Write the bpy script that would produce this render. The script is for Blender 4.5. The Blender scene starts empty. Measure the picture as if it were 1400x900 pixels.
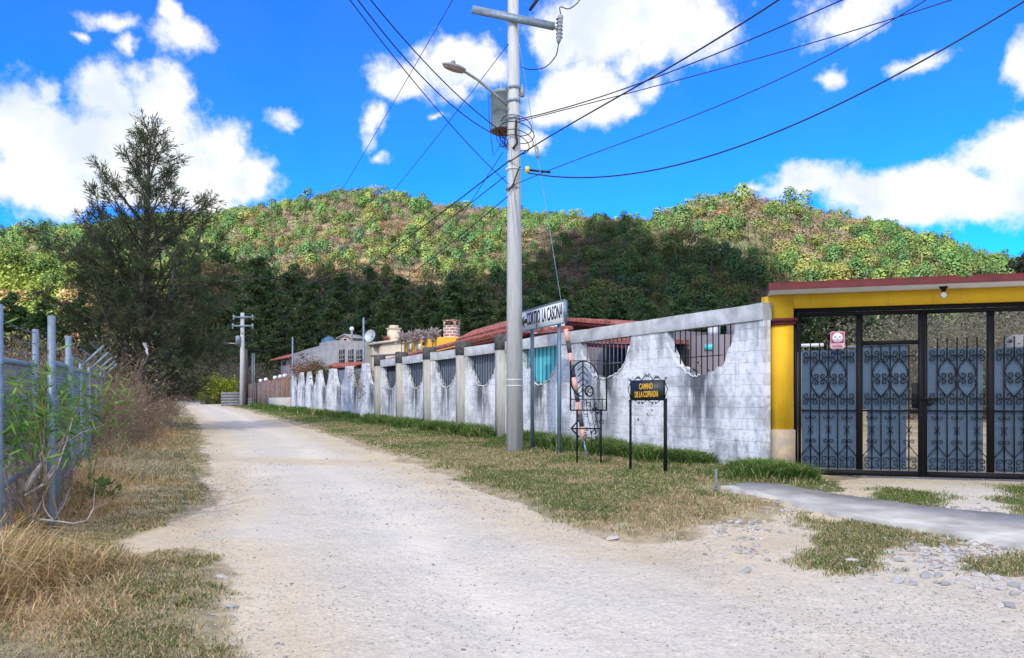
import bpy, math, random
import numpy as np
from mathutils import Vector, Matrix

rng = np.random.default_rng(11)
random.seed(5)
R = math.radians
scene = bpy.context.scene
COL = scene.collection
F, CX, HY, CH = 1050.0, 700.0, 547.0, 1.6

# ------------------------------------------------------------------ basics
def unit(v):
    v = np.asarray(v, float); return v/np.maximum(np.linalg.norm(v, axis=-1, keepdims=True), 1e-9)

def sstep(a, b, x):
    t = np.clip((np.asarray(x, float)-a)/(b-a), 0, 1); return t*t*(3-2*t)

def vnoise(x, y, seed=0):
    x = np.asarray(x, float); y = np.asarray(y, float)
    xi = np.floor(x).astype(np.int64); yi = np.floor(y).astype(np.int64)
    xf = x-xi; yf = y-yi
    u = xf*xf*(3-2*xf); v = yf*yf*(3-2*yf)
    def h(a, b):
        n = (a*374761393+b*668265263+seed*1442695041) & 0xffffffff
        n = ((n ^ (n >> 13))*1274126177) & 0xffffffff
        n = n ^ (n >> 16)
        return (n & 0xffff)/65535.0
    return (h(xi, yi)*(1-u)+h(xi+1, yi)*u)*(1-v)+(h(xi, yi+1)*(1-u)+h(xi+1, yi+1)*u)*v

def fbm(x, y, seed=0, o=4):
    s = 0; a = .5; t = 0
    for k in range(o):
        s = s+a*vnoise(x*2**k, y*2**k, seed+k*17); t += a; a *= .5
    return s/t

def slope(y):
    return .016*np.maximum(np.asarray(y, float), 0)

def gp(px, py):                      # survey pixel -> ground position
    Y = .016*0+1680.0/(py-530.2); return np.array([(px-CX)/F*Y, Y])

def at(px, py, Y):
    return np.array([(px-CX)/F*Y, Y, CH+(HY-py)/F*Y])

# ------------------------------------------------------------------ mesh building
class MB:
    def __init__(s): s.v = []; s.f = {}; s.n = 0; s.attr = {}
    def add(s, v, *faces):
        v = np.asarray(v, float).reshape(-1, 3)
        for f in faces:
            f = np.asarray(f, np.int64)
            if f.size: s.f.setdefault(f.shape[1], []).append(f+s.n)
        s.v.append(v); s.n += len(v); return s
    def box(s, x0, x1, y0, y1, z0, z1, M=None):
        v = np.array([[x, y, z] for z in (z0, z1) for y in (y0, y1) for x in (x0, x1)], float)
        if M is not None: v = v@np.array(M[0]).T+np.array(M[1])
        return s.add(v, [[0, 2, 3, 1], [4, 5, 7, 6], [0, 1, 5, 4], [2, 6, 7, 3], [0, 4, 6, 2], [1, 3, 7, 5]])
    def bar(s, a, b, w, h=None, up=(0, 0, 1)):
        a = np.array(a, float); b = np.array(b, float); h = h or w
        d = unit(b-a); u = np.array(up, float)
        if abs(d@u) > .98: u = np.array([1., 0, 0])
        x = unit(np.cross(d, u)); y = np.cross(x, d)
        v = [p+x*sx*w/2+y*sy*h/2 for p in (a, b) for sx, sy in ((-1, -1), (1, -1), (1, 1), (-1, 1))]
        return s.add(v, [[0, 1, 2, 3], [7, 6, 5, 4], [0, 4, 5, 1], [1, 5, 6, 2], [2, 6, 7, 3], [3, 7, 4, 0]])
    def tube(s, pts, r, n=6, caps=True):
        P = np.asarray(pts, float); m = len(P)
        r = np.broadcast_to(np.asarray(r, float), (m,))
        T = unit(np.gradient(P, axis=0)) if m > 2 else np.repeat(unit(P[1:]-P[:1]), 2, 0)
        u = np.array([0, 0, 1.]) if abs(T[0][2]) < .9 else np.array([1., 0, 0])
        V = []
        a = np.arange(n)/n*2*math.pi
        for i in range(m):
            x = np.cross(T[i], u); x = unit(x) if np.linalg.norm(x) > 1e-6 else np.array([1., 0, 0]); y = np.cross(x, T[i]); u = y
            V.append(P[i]+r[i]*(np.cos(a)[:, None]*x+np.sin(a)[:, None]*y))
        i = np.arange(m-1)[:, None]*n; k = np.arange(n)[None]
        q = np.stack([i+k, i+(k+1) % n, i+n+(k+1) % n, i+n+k], -1).reshape(-1, 4)
        fs = [q]
        if caps: fs += [np.array([list(range(n))[::-1]]), np.array([[(m-1)*n+j for j in range(n)]])]
        return s.add(np.concatenate(V), *fs)
    def lathe(s, prof, c=(0, 0, 0), n=16):
        prof = np.asarray(prof, float); m = len(prof); a = np.arange(n)/n*2*math.pi
        V = np.stack([prof[:, 0:1]*np.cos(a), prof[:, 0:1]*np.sin(a), np.repeat(prof[:, 1:2], n, 1)], -1).reshape(-1, 3)+np.array(c)
        i = np.arange(m-1)[:, None]*n; k = np.arange(n)[None]
        return s.add(V, np.stack([i+k, i+(k+1) % n, i+n+(k+1) % n, i+n+k], -1).reshape(-1, 4))
    def prism(s, poly, z0, z1):
        p = np.asarray(poly, float); n = len(p)
        z0 = np.broadcast_to(z0, (n,)); z1 = np.broadcast_to(z1, (n,))
        V = np.concatenate([np.column_stack([p, z0]), np.column_stack([p, z1])])
        k = np.arange(n)
        return s.add(V, np.stack([k, (k+1) % n, n+(k+1) % n, n+k], -1), k[None, ::-1], n+k[None])
    def quads(s, V):                 # V: (N,4,3)
        n = len(V); return s.add(V.reshape(-1, 3), np.arange(4*n).reshape(-1, 4))
    def grid(s, V, mask=None):       # V: (m,n,3)
        m, n = V.shape[:2]; i = np.arange(m-1)[:, None]*n; k = np.arange(n-1)[None]
        q = np.stack([i+k, i+k+1, i+n+k+1, i+n+k], -1)
        if mask is not None: q = q[mask]
        return s.add(V.reshape(-1, 3), q.reshape(-1, 4))
    def mesh(s, name, smooth=False, attrs=None):
        V = np.concatenate(s.v) if s.v else np.zeros((0, 3))
        me = bpy.data.meshes.new(name)
        me.vertices.add(len(V)); me.vertices.foreach_set('co', V.astype(np.float32).ravel())
        loops = []; tot = []
        for k, fl in s.f.items():
            A = np.concatenate(fl); loops.append(A.ravel()); tot.append(np.full(len(A), k))
        loops = np.concatenate(loops); tot = np.concatenate(tot)
        st = np.concatenate([[0], np.cumsum(tot)[:-1]])
        me.loops.add(len(loops)); me.loops.foreach_set('vertex_index', loops.astype(np.int32))
        me.polygons.add(len(tot)); me.polygons.foreach_set('loop_start', st.astype(np.int32))
        me.polygons.foreach_set('loop_total', tot.astype(np.int32))
        if smooth: me.polygons.foreach_set('use_smooth', np.ones(len(tot), bool))
        for k, a in (attrs or {}).items():
            a = np.asarray(a, np.float32)
            if a.ndim == 2:
                at_ = me.attributes.new(k, 'FLOAT_COLOR', 'POINT')
                if a.shape[1] == 3: a = np.column_stack([a, np.ones(len(a))])
                at_.data.foreach_set('color', a.astype(np.float32).ravel())
            else:
                me.attributes.new(k, 'FLOAT', 'POINT').data.foreach_set('value', a)
        me.update(calc_edges=True); me.validate()
        return me
    def build(s, name, mat, parent=None, smooth=False, attrs=None, loc=None, rotz=0, nrm=None):
        me = s.mesh(name, smooth or nrm is not None, attrs)
        if nrm is not None: me.normals_split_custom_set_from_vertices(np.asarray(nrm, np.float32))
        o = bpy.data.objects.new(name, me); COL.objects.link(o)
        if mat: o.data.materials.append(mat)
        if parent is not None: o.parent = parent
        if loc is not None: o.location = loc
        o.rotation_euler.z = rotz
        return o

def smooth(pts, n=8):
    P = np.asarray(pts, float); Q = np.concatenate([2*P[:1]-P[1:2], P, 2*P[-1:]-P[-2:-1]]); out = []
    for i in range(1, len(Q)-2):
        for t in np.linspace(0, 1, n, endpoint=False):
            out.append(.5*(2*Q[i]+(Q[i+1]-Q[i-1])*t+(2*Q[i-1]-5*Q[i]+4*Q[i+1]-Q[i+2])*t*t+(3*Q[i]-Q[i-1]-3*Q[i+1]+Q[i+2])*t**3))
    return np.array(out+[P[-1]])

def tag(o, label=None, cat=None, group=None, kind=None):
    if label: o['label'] = label
    if cat: o['category'] = cat
    if group: o['group'] = group
    if kind: o['kind'] = kind
    return o

def thing(name, label, cat, loc=(0, 0, 0), rz=0, group=None):
    o = bpy.data.objects.new(name, None); COL.objects.link(o)
    o.location = [float(a) for a in loc]; o.rotation_euler = (0, 0, rz); o.empty_display_size = .2
    return tag(o, label, cat, group)

def copy_tree(o, parent=None):
    c = o.copy(); COL.objects.link(c); c.parent = parent
    for ch in list(o.children): copy_tree(ch, c)
    return c

# ------------------------------------------------------------------ materials
def nmat(name):
    m = bpy.data.materials.new(name); m.use_nodes = True
    nt = m.node_tree; b = nt.nodes['Principled BSDF']
    return m, nt, b

def N(nt, typ, ins=None, **kw):
    n = nt.nodes.new(typ)
    for k, v in kw.items(): setattr(n, k, v)
    for k, v in (ins or {}).items():
        if hasattr(v, 'is_output') or isinstance(v, bpy.types.NodeSocket): nt.links.new(v, n.inputs[k])
        else: n.inputs[k].default_value = v
    return n

def c4(c): return (*c, 1) if len(c) == 3 else c

def mixc(nt, fac, a, b, mode='MIX'):
    n = nt.nodes.new('ShaderNodeMix'); n.data_type = 'RGBA'; n.blend_type = mode
    for i, v in ((0, fac), (6, a), (7, b)):
        if isinstance(v, bpy.types.NodeSocket): nt.links.new(v, n.inputs[i])
        else: n.inputs[i].default_value = c4(v) if i else v
    return n.outputs[2]

def ramp(nt, fac, stops):
    n = nt.nodes.new('ShaderNodeValToRGB'); nt.links.new(fac, n.inputs[0])
    e = n.color_ramp.elements
    while len(e) < len(stops): e.new(.5)
    for el, (p, c) in zip(e, stops):
        el.position = p; el.color = c4(c) if not isinstance(c, (int, float)) else (c, c, c, 1)
    return n.outputs[0]

def noise(nt, vec, scale, detail=4, rough=.55):
    n = N(nt, 'ShaderNodeTexNoise', {'Scale': scale, 'Detail': detail, 'Roughness': rough})
    if vec is not None: nt.links.new(vec, n.inputs['Vector'])
    return n.outputs['Fac']

def objc(nt, scale=None):
    t = nt.nodes.new('ShaderNodeTexCoord').outputs['Object']
    if scale:
        t = N(nt, 'ShaderNodeVectorMath', {0: t, 1: scale}, operation='MULTIPLY').outputs[0]
    return t

def bump(nt, b, h, s=.3, d=.02):
    n = N(nt, 'ShaderNodeBump', {'Strength': s, 'Distance': d, 'Height': h}); nt.links.new(n.outputs[0], b.inputs['Normal'])

def simple(name, c, rough=.7, metal=0, var=.25, scale=4, stretch=None, c2=None, bmp=0, spec=.5):
    m, nt, b = nmat(name)
    v = objc(nt, stretch)
    f = noise(nt, v, scale, 5, .6)
    c2 = c2 or tuple(x*(1-var) for x in c)
    col = ramp(nt, f, [(.3, c2), (.62, c)])
    nt.links.new(col, b.inputs['Base Color'])
    b.inputs['Roughness'].default_value = rough; b.inputs['Metallic'].default_value = metal
    b.inputs['Specular IOR Level'].default_value = spec
    if bmp: bump(nt, b, noise(nt, v, scale*6, 4, .6), bmp, .02)
    return m

def leafmat(name, trans=.25, rough=.6, attr='tint'):
    m, nt, b = nmat(name)
    a = N(nt, 'ShaderNodeAttribute', attribute_name=attr).outputs['Color']
    nt.links.new(a, b.inputs['Base Color']); b.inputs['Roughness'].default_value = rough
    b.inputs['Specular IOR Level'].default_value = .2
    tr = N(nt, 'ShaderNodeBsdfTranslucent', {'Color': a})
    mx = N(nt, 'ShaderNodeMixShader', {0: trans, 1: b.outputs[0], 2: tr.outputs[0]})
    nt.links.new(mx.outputs[0], nt.nodes['Material Output'].inputs['Surface'])
    return m

M = {}
M['leaf'] = leafmat('foliage', .3)
M['grass'] = leafmat('grass_blades', .25)
M['bark'] = simple('bark', (.10, .085, .07), .9, var=.5, scale=9, bmp=.4)
M['twig'] = simple('dry_twig', (.27, .20, .13), .9, var=.45, scale=3)
M['deadwood'] = simple('bleached_wood', (.42, .37, .33), .85, var=.4, scale=12)
M['galv'] = simple('galvanised_steel', (.24, .31, .38), .5, .35, .35, 9)
M['meshwire'] = simple('galvanised_wire', (.13, .17, .23), .5, .25, .2, 9)
M['concrete_pole'] = simple('pole_concrete', (.56, .55, .53), .85, var=.22, scale=3, stretch=(6, 6, .6), bmp=.15)
M['beam'] = simple('beam_concrete', (.50, .505, .50), .9, var=.5, scale=2.2, bmp=.3)
M['pillar'] = simple('pillar_concrete', (.50, .47, .40), .9, var=.28, scale=3, stretch=(3, 3, .7), bmp=.3)
M['pillar_top'] = simple('mossy_concrete', (.12, .115, .11), .95, scale=7, c2=(.035, .033, .033), bmp=.4)
M['black'] = simple('black_iron', (.006, .0065, .008), .6, 0, .4, 12, spec=.2)
M['rubber'] = simple('cable_rubber', (.012, .012, .013), .6, var=.1)
M['yellow'] = simple('ochre_paint', (.84, .47, .008), .6, var=.14, scale=1.6, bmp=.06)
M['redtrim'] = simple('oxide_red_paint', (.13, .008, .010), .7, var=.5, scale=3.5, bmp=.2)
M['slab_under'] = simple('painted_soffit', (.72, .70, .66), .8, var=.15)
M['stone_base'] = simple('stone_facing', (.50, .36, .21), .8, scale=3.2, c2=(.22, .215, .215), bmp=.3)
M['signwhite'] = simple('white_enamel', (.80, .82, .82), .35, var=.06, scale=3)
M['signpost'] = simple('blue_grey_steel', (.17, .24, .29), .45, .3, .2, 8)
M['letter'] = simple('black_lettering', (.01, .01, .012), .5, var=.1)
M['signdark'] = simple('dark_painted_board', (.014, .022, .033), .5, var=.5, scale=9)
M['ochre_letter'] = simple('yellow_lettering', (.80, .42, .02), .6, var=.25, scale=20)
M['turq'] = simple('turquoise_sheet', (.12, .60, .68), .45, 0, .12, 3)
M['bluegrey_sheet'] = simple('blue_grey_sheet', (.17, .20, .25), .5, .1, .2, 2)
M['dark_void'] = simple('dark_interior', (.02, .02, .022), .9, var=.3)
M['brickpost'] = simple('brick_red_post', (.27, .15, .10), .85, scale=5, c2=(.15, .075, .055), bmp=.3)
M['whiteball'] = simple('white_globe', (.75, .75, .73), .4, var=.05)
M['housegrey'] = simple('grey_render', (.30, .29, .28), .9, var=.3, scale=1.2, bmp=.2)
M['cream'] = simple('cream_render', (.74, .62, .45), .85, var=.12, scale=1)
M['mauve'] = simple('mauve_render', (.23, .20, .215), .85, var=.15, scale=1)
M['orange'] = simple('orange_paint', (.75, .40, .02), .7, var=.15)
M['palewhite'] = simple('white_render', (.72, .72, .70), .8, var=.12, scale=2)
M['tankmetal'] = simple('tank_plastic', (.62, .62, .62), .35, .2, .1)
M['dishmat'] = simple('dish_grey', (.45, .46, .48), .5, .2, .1)
M['glassdark'] = simple('dark_pane', (.015, .025, .03), .15, 0, .2)
M['transformer'] = simple('transformer_grey', (.23, .29, .31), .5, .2, .3, 3, c2=(.15, .18, .19))
M['rust'] = simple('rusty_steel', (.20, .10, .06), .8, .2, .4, 9)
M['lampbody'] = simple('lamp_aluminium', (.34, .33, .32), .5, .4, .3, 6)
M['lens'] = simple('lamp_lens', (.33, .25, .21), .3, 0, .2, 6)
M['porcelain'] = simple('porcelain', (.30, .32, .33), .25, 0, .2)
M['yellowins'] = simple('yellow_insulator', (.80, .62, .03), .4, 0, .1)
M['pink'] = simple('salmon_band', (.72, .38, .29), .6, var=.15)
M['darkband'] = simple('charcoal_band', (.045, .05, .055), .6, var=.2)
M['greywood'] = simple('weathered_boards', (.25, .25, .26), .9, scale=3, stretch=(1, 1, 8), c2=(.10, .10, .105), bmp=.3)
M['pinksign'] = simple('crimson_plate', (.62, .06, .16), .45, var=.1)
M['palepink'] = simple('pale_plate', (.78, .58, .62), .45, var=.1)
M['plume'] = simple('dry_plume', (.44, .38, .33), .95, var=.3, scale=8)
M['plastic'] = simple('white_plastic', (.75, .75, .76), .4, var=.1)
M['bluecan'] = simple('blue_tank', (.04, .12, .20), .4, var=.2)
M['bulb'] = simple('bulb_glass', (.75, .75, .72), .2, var=.05)
M['concrete_flag'] = simple('pavement_concrete', (.56, .53, .47), .95, scale=2.2, c2=(.34, .315, .27), bmp=.5, spec=.2)

def m_yellow():
    m, nt, b = nmat('ochre_paint_worn')
    v = objc(nt); a = noise(nt, v, 1.4, 5, .6); st = noise(nt, objc(nt, (7, 7, .6)), 1.3, 5, .6); sp = noise(nt, v, 22, 4, .7)
    c = ramp(nt, a, [(.3, (.74, .40, .008)), (.62, (.88, .50, .012))])
    c = mixc(nt, ramp(nt, st, [(.56, 0.), (.74, .45)]), c, (.52, .29, .03))
    c = mixc(nt, ramp(nt, sp, [(.66, 0.), (.72, .6)]), c, (.62, .50, .32))
    nt.links.new(c, b.inputs['Base Color']); b.inputs['Roughness'].default_value = .75
    bump(nt, b, noise(nt, v, 14, 5, .65), .25, .012)
    return m
M['yellow'] = m_yellow()

def m_tiles():
    m, nt, b = nmat('clay_tiles')
    v = objc(nt); w = N(nt, 'ShaderNodeTexNoise', {'Vector': v, 'Scale': 6., 'Detail': 3.}).outputs['Fac']
    c = ramp(nt, w, [(.3, (.16, .045, .035)), (.5, (.33, .085, .06)), (.7, (.42, .17, .12))])
    nt.links.new(c, b.inputs['Base Color']); b.inputs['Roughness'].default_value = .8
    return m
M['tiles'] = m_tiles()

def m_brick():
    m, nt, b = nmat('chimney_brick')
    v = objc(nt)
    sx = N(nt, 'ShaderNodeSeparateXYZ', {0: v}).outputs
    add = N(nt, 'ShaderNodeMath', {0: sx[0], 1: sx[1]}, operation='ADD').outputs[0]
    cv = N(nt, 'ShaderNodeCombineXYZ', {0: add, 1: sx[2]}).outputs[0]
    t = N(nt, 'ShaderNodeTexBrick', {'Vector': cv, 'Color1': (.30, .11, .08, 1), 'Color2': (.40, .2, .15, 1), 'Mortar': (.6, .55, .5, 1), 'Scale': 1., 'Mortar Size': .02, 'Brick Width': .25, 'Row Height': .12})
    nt.links.new(t.outputs[0], b.inputs['Base Color']); b.inputs['Roughness'].default_value = .9
    return m
M['brick'] = m_brick()

# stains under the openings are dirt with their own place on the wall
OPEN_S = [1.48, 4.53, 7.35, 10.70, 13.40, 16.20, 18.95]
GAP_S = [21.35, 23.7, 26.5, 29.4, 32.0, 34.1, 36.2]
KS = 1.1253
def m_block():
    m, nt, b = nmat('whitewashed_block')
    v = objc(nt); s = N(nt, 'ShaderNodeSeparateXYZ', {0: v}).outputs
    cv = N(nt, 'ShaderNodeCombineXYZ', {0: s[0], 1: s[2]}).outputs[0]
    wob = N(nt, 'ShaderNodeVectorMath', {0: N(nt, 'ShaderNodeTexNoise', {'Vector': v, 'Scale': 3., 'Detail': 3.}).outputs['Color'], 1: (.03, .03, 0)}, operation='MULTIPLY_ADD', )
    nt.links.new(cv, wob.inputs[2])
    br = N(nt, 'ShaderNodeTexBrick', {'Vector': wob.outputs[0], 'Color1': (1, 1, 1, 1), 'Color2': (.70, .70, .70, 1), 'Mortar': (.45, .45, .45, 1), 'Scale': 1., 'Mortar Size': .008, 'Mortar Smooth': .6, 'Brick Width': .42, 'Row Height': .21})
    n1 = noise(nt, v, 1.1, 6, .65); n2 = noise(nt, objc(nt, (3.2, 3.2, .55)), 1.5, 5, .6); n3 = noise(nt, v, 9, 5, .7)
    base = ramp(nt, n1, [(.32, (.33, .34, .35)), (.43, (.56, .57, .58)), (.53, (.82, .82, .82))])
    base = mixc(nt, ramp(nt, n3, [(.36, .5), (.50, 0.)]), base, (.30, .31, .33))
    base = mixc(nt, .40, base, br.outputs[0], 'MULTIPLY')
    # drip streaks
    st = None
    for c in OPEN_S+GAP_S:
        d = N(nt, 'ShaderNodeMath', {0: s[0], 1: c*KS+.05}, operation='SUBTRACT').outputs[0]
        d = N(nt, 'ShaderNodeMath', {0: d}, operation='ABSOLUTE').outputs[0]
        st = d if st is None else N(nt, 'ShaderNodeMath', {0: st, 1: d}, operation='MINIMUM').outputs[0]
    st = N(nt, 'ShaderNodeMapRange', {0: st, 1: .10, 2: .85, 3: 1., 4: 0.}, interpolation_type='SMOOTHSTEP').outputs[0]
    zf = N(nt, 'ShaderNodeMapRange', {0: s[2], 1: .7, 2: 1.7, 3: .25, 4: 1.}).outputs[0]
    zt = N(nt, 'ShaderNodeMapRange', {0: s[2], 1: 2.25, 2: 2.7, 3: 1., 4: 0.}).outputs[0]
    k = N(nt, 'ShaderNodeMath', {0: st, 1: zf}, operation='MULTIPLY').outputs[0]
    k = N(nt, 'ShaderNodeMath', {0: k, 1: zt}, operation='MULTIPLY').outputs[0]
    k = N(nt, 'ShaderNodeMath', {0: k, 1: ramp(nt, n2, [(.36, 0.), (.52, .95)])}, operation='MULTIPLY').outputs[0]
    base = mixc(nt, k, base, (.065, .075, .085))
    lowf = N(nt, 'ShaderNodeMapRange', {0: s[2], 1: .35, 2: 1.0, 3: .75, 4: 0.}).outputs[0]
    base = mixc(nt, N(nt, 'ShaderNodeMath', {0: lowf, 1: ramp(nt, n1, [(.4, 1.), (.56, .1)])}, operation='MULTIPLY').outputs[0], base, (.17, .18, .19))
    gen = ramp(nt, n2, [(.57, 0.), (.72, .7)])
    base = mixc(nt, gen, base, (.17, .18, .185))
    topf = N(nt, 'ShaderNodeMapRange', {0: s[2], 1: 2.3, 2: 3.05, 3: 0., 4: .8}).outputs[0]
    base = mixc(nt, N(nt, 'ShaderNodeMath', {0: topf, 1: ramp(nt, n2, [(.44, 0.), (.60, 1.)])}, operation='MULTIPLY').outputs[0], base, (.26, .265, .27))
    nt.links.new(base, b.inputs['Base Color']); b.inputs['Roughness'].default_value = .92
    hsum = N(nt, 'ShaderNodeMath', {0: br.outputs['Fac'], 1: -.8, 2: n3}, operation='MULTIPLY_ADD').outputs[0]
    bump(nt, b, hsum, .55, .02)
    return m
M['block'] = m_block()

def m_ground():
    m, nt, b = nmat('road_and_verge')
    v = nt.nodes.new('ShaderNodeTexCoord').outputs['Object']
    A = lambda n: N(nt, 'ShaderNodeAttribute', attribute_name=n).outputs['Fac']
    f1 = noise(nt, v, 34, 4, .75); f2 = noise(nt, v, 1.1, 6, .62); f3 = noise(nt, v, .28, 4, .55)
    vor = N(nt, 'ShaderNodeTexVoronoi', {'Vector': v, 'Scale': 26., 'Randomness': 1.})
    peb = vor.outputs['Color']
    vor2 = N(nt, 'ShaderNodeTexVoronoi', {'Vector': v, 'Scale': 9., 'Randomness': 1.})
    grav = ramp(nt, f2, [(.30, (.41, .41, .41)), (.50, (.50, .50, .50)), (.68, (.58, .58, .585))])
    grav = mixc(nt, .38, grav, ramp(nt, f1, [(.28, (.17, .165, .16)), (.5, (.50, .50, .495)), (.68, (.84, .84, .83))]), 'MIX')
    grav = mixc(nt, .22, grav, ramp(nt, N(nt, 'ShaderNodeSeparateColor', {0: peb}).outputs[0], [(0, (.30, .295, .29)), (1, (.70, .70, .69))]))
    grav = mixc(nt, N(nt, 'ShaderNodeMath', {0: A('rut'), 1: .85}, operation='MULTIPLY').outputs[0], grav, ramp(nt, f2, [(.3, (.55, .54, .52)), (.65, (.68, .67, .65))]))
    tan = ramp(nt, f2, [(.3, (.39, .315, .21)), (.65, (.54, .46, .33))])
    tan = mixc(nt, .4, tan, ramp(nt, f1, [(.28, (.20, .155, .10)), (.7, (.70, .61, .46))]))
    tf = N(nt, 'ShaderNodeMath', {0: A('tan'), 1: ramp(nt, f3, [(.35, .0), (.7, .55)])}, operation='MAXIMUM').outputs[0]
    tf2 = N(nt, 'ShaderNodeMath', {0: A('tan'), 1: ramp(nt, f2, [(.3, -.25), (.7, .25)])}, operation='ADD', use_clamp=True).outputs[0]
    wv = N(nt, 'ShaderNodeVectorRotate', {0: v, 'Angle': -.42}, rotation_type='Z_AXIS').outputs[0]
    wv = N(nt, 'ShaderNodeVectorMath', {0: wv, 1: (1.3, .06, 1)}, operation='MULTIPLY').outputs[0]
    trk = noise(nt, wv, 1.6, 4, .6)
    tf = mixc(nt, .72, mixc(nt, .5, ramp(nt, f3, [(.42, .0), (.66, .8)]), ramp(nt, trk, [(.48, 0.), (.64, 1.)])), tf2)
    col = mixc(nt, tf, grav, tan)
    soil = ramp(nt, noise(nt, v, 4.5, 5, .7), [(.3, (.22, .165, .095)), (.5, (.38, .30, .18)), (.7, (.50, .41, .26))])
    soilg = ramp(nt, noise(nt, v, 7, 5, .7), [(.3, (.08, .085, .03)), (.7, (.20, .20, .07))])
    soil = mixc(nt, A('green'), soil, soilg)
    col = mixc(nt, 1., col, (1.15, 1.09, .97), 'MULTIPLY')
    vm = N(nt, 'ShaderNodeMath', {0: A('verge'), 1: ramp(nt, noise(nt, v, 3.2, 6, .7), [(.3, -.38), (.7, .38)])}, operation='ADD').outputs[0]
    vm = N(nt, 'ShaderNodeMapRange', {0: vm, 1: .38, 2: .62}, interpolation_type='SMOOTHSTEP').outputs[0]
    col = mixc(nt, vm, col, soil)
    nt.links.new(col, b.inputs['Base Color']); b.inputs['Roughness'].default_value = .95
    b.inputs['Specular IOR Level'].default_value = .2
    h = N(nt, 'ShaderNodeMath', {0: f1, 1: .8, 2: vor2.outputs['Distance']}, operation='MULTIPLY_ADD').outputs[0]
    h = N(nt, 'ShaderNodeMath', {0: vor.outputs['Distance'], 1: .6, 2: h}, operation='MULTIPLY_ADD').outputs[0]
    bump(nt, b, h, .55, .022)
    return m
M['ground'] = m_ground()

def m_hill():
    m, nt, b = nmat('hill_soil')
    v = objc(nt)
    f = noise(nt, v, .05, 5, .65)
    c = ramp(nt, f, [(.3, (.035, .05, .018)), (.5, (.065, .065, .03)), (.64, (.12, .075, .04)), (.75, (.05, .055, .022))])
    nt.links.new(c, b.inputs['Base Color']); b.inputs['Roughness'].default_value = 1
    return m
M['hill'] = m_hill()

def m_sheet():
    m, nt, b = nmat('gate_sheet_metal')
    v = objc(nt)
    n = noise(nt, v, 1.3, 4, .5); n2 = noise(nt, objc(nt, (1, 1, 9)), 2., 3, .5)
    c = ramp(nt, n, [(.3, (.045, .072, .102)), (.7, (.075, .11, .148))])
    c = mixc(nt, ramp(nt, n2, [(.5, 0.), (.75, .3)]), c, (.12, .165, .215))
    nt.links.new(c, b.inputs['Base Color']); b.inputs['Roughness'].default_value = .42; b.inputs['Metallic'].default_value = .25
    return m
M['sheet'] = m_sheet()

# ------------------------------------------------------------------ terrain
RIDGE_L = [(-900, 410), (-300, 375), (0, 348), (60, 342), (200, 333), (300, 326), (340, 318), (400, 311), (470, 300), (520, 302), (600, 314), (700, 323), (800, 333), (880, 333), (960, 342), (1100, 365), (1400, 420), (1900, 451)]
RIDGE_R = [(300, 555), (600, 545), (700, 515), (780, 430), (830, 376), (880, 334), (900, 321), (950, 302), (1000, 299), (1040, 305), (1100, 319), (1200, 337), (1280, 357), (1340, 376), (1400, 386), (1500, 404), (1700, 429), (2200, 460)]
YL, YR, YL0, YR0 = 470.0, 340.0, 165.0, 145.0
def hill_z(X, Y):
    X = np.asarray(X, float); Y = np.asarray(Y, float)
    q = CX+F*X/np.maximum(Y, 20)
    out = 0.016*np.minimum(np.maximum(Y, 0), 165.)-.4
    for prof, Yr, Y0 in ((RIDGE_L, YL, YL0), (RIDGE_R, YR, YR0)):
        p = np.array(prof, float)
        top = CH+(HY-np.interp(q, p[:, 0], p[:, 1]))/F*Yr
        t = np.clip((Y-Y0)/(Yr-Y0), 0, 1.6)
        g = np.where(t <= 1, np.sin(np.clip(t, 0, 1)*math.pi/2)**1.25, np.cos((t-1)*math.pi/2*.8))
        z = .016*Y0-.4+(top-.016*Y0+.4)*g
        out = np.maximum(out, np.where(t > 0, z, -5))
    return out+(fbm(X*.03, Y*.03, 7)-.5)*7*sstep(150, 230, Y)

# outlines on the ground
def poly(pts): return np.array([gp(*p) for p in pts])
P_VR = np.concatenate([poly([(300, 551.5), (345, 563), (420, 585), (500, 612), (580, 640), (640, 662), (700, 688), (760, 713), (820, 733), (870, 744), (925, 738), (975, 722), (1040, 712), (1066, 697), (1050, 683), (985, 671), (1000, 662), (1130, 671), (1133, 655), (1200, 650)]), [[9, 20.], [-10, 70.], [-32, 120.]]])
P_VL = np.concatenate([[[-90, 120.]], poly([(222, 548.5), (252, 556), (268, 575), (277, 610), (281, 650), (279, 690), (255, 705), (205, 722), (150, 742), (138, 757), (165, 768), (245, 755), (285, 764), (296, 795), (292, 850), (300, 912)]), [[-1.25, 3.0], [-1.0, 1.0], [-90, 1.0]]])
P_PATCH = [poly([(1112, 740), (1150, 714), (1205, 712), (1245, 730), (1200, 748), (1160, 782), (1128, 775)]),
           poly([(1192, 684), (1215, 668), (1285, 674), (1300, 696), (1240, 694)]),
           poly([(1372, 664), (1420, 664), (1450, 720), (1395, 712)]),
           poly([(1062, 690), (1100, 702), (1150, 714), (1210, 726), (1300, 742), (1330, 752), (1290, 750), (1200, 736), (1130, 722), (1085, 708)]),
           poly([(1130, 672), (1190, 682), (1240, 690), (1235, 694), (1180, 688), (1128, 680)]),
           poly([(1340, 762), (1420, 765), (1420, 800), (1380, 790)])]
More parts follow.
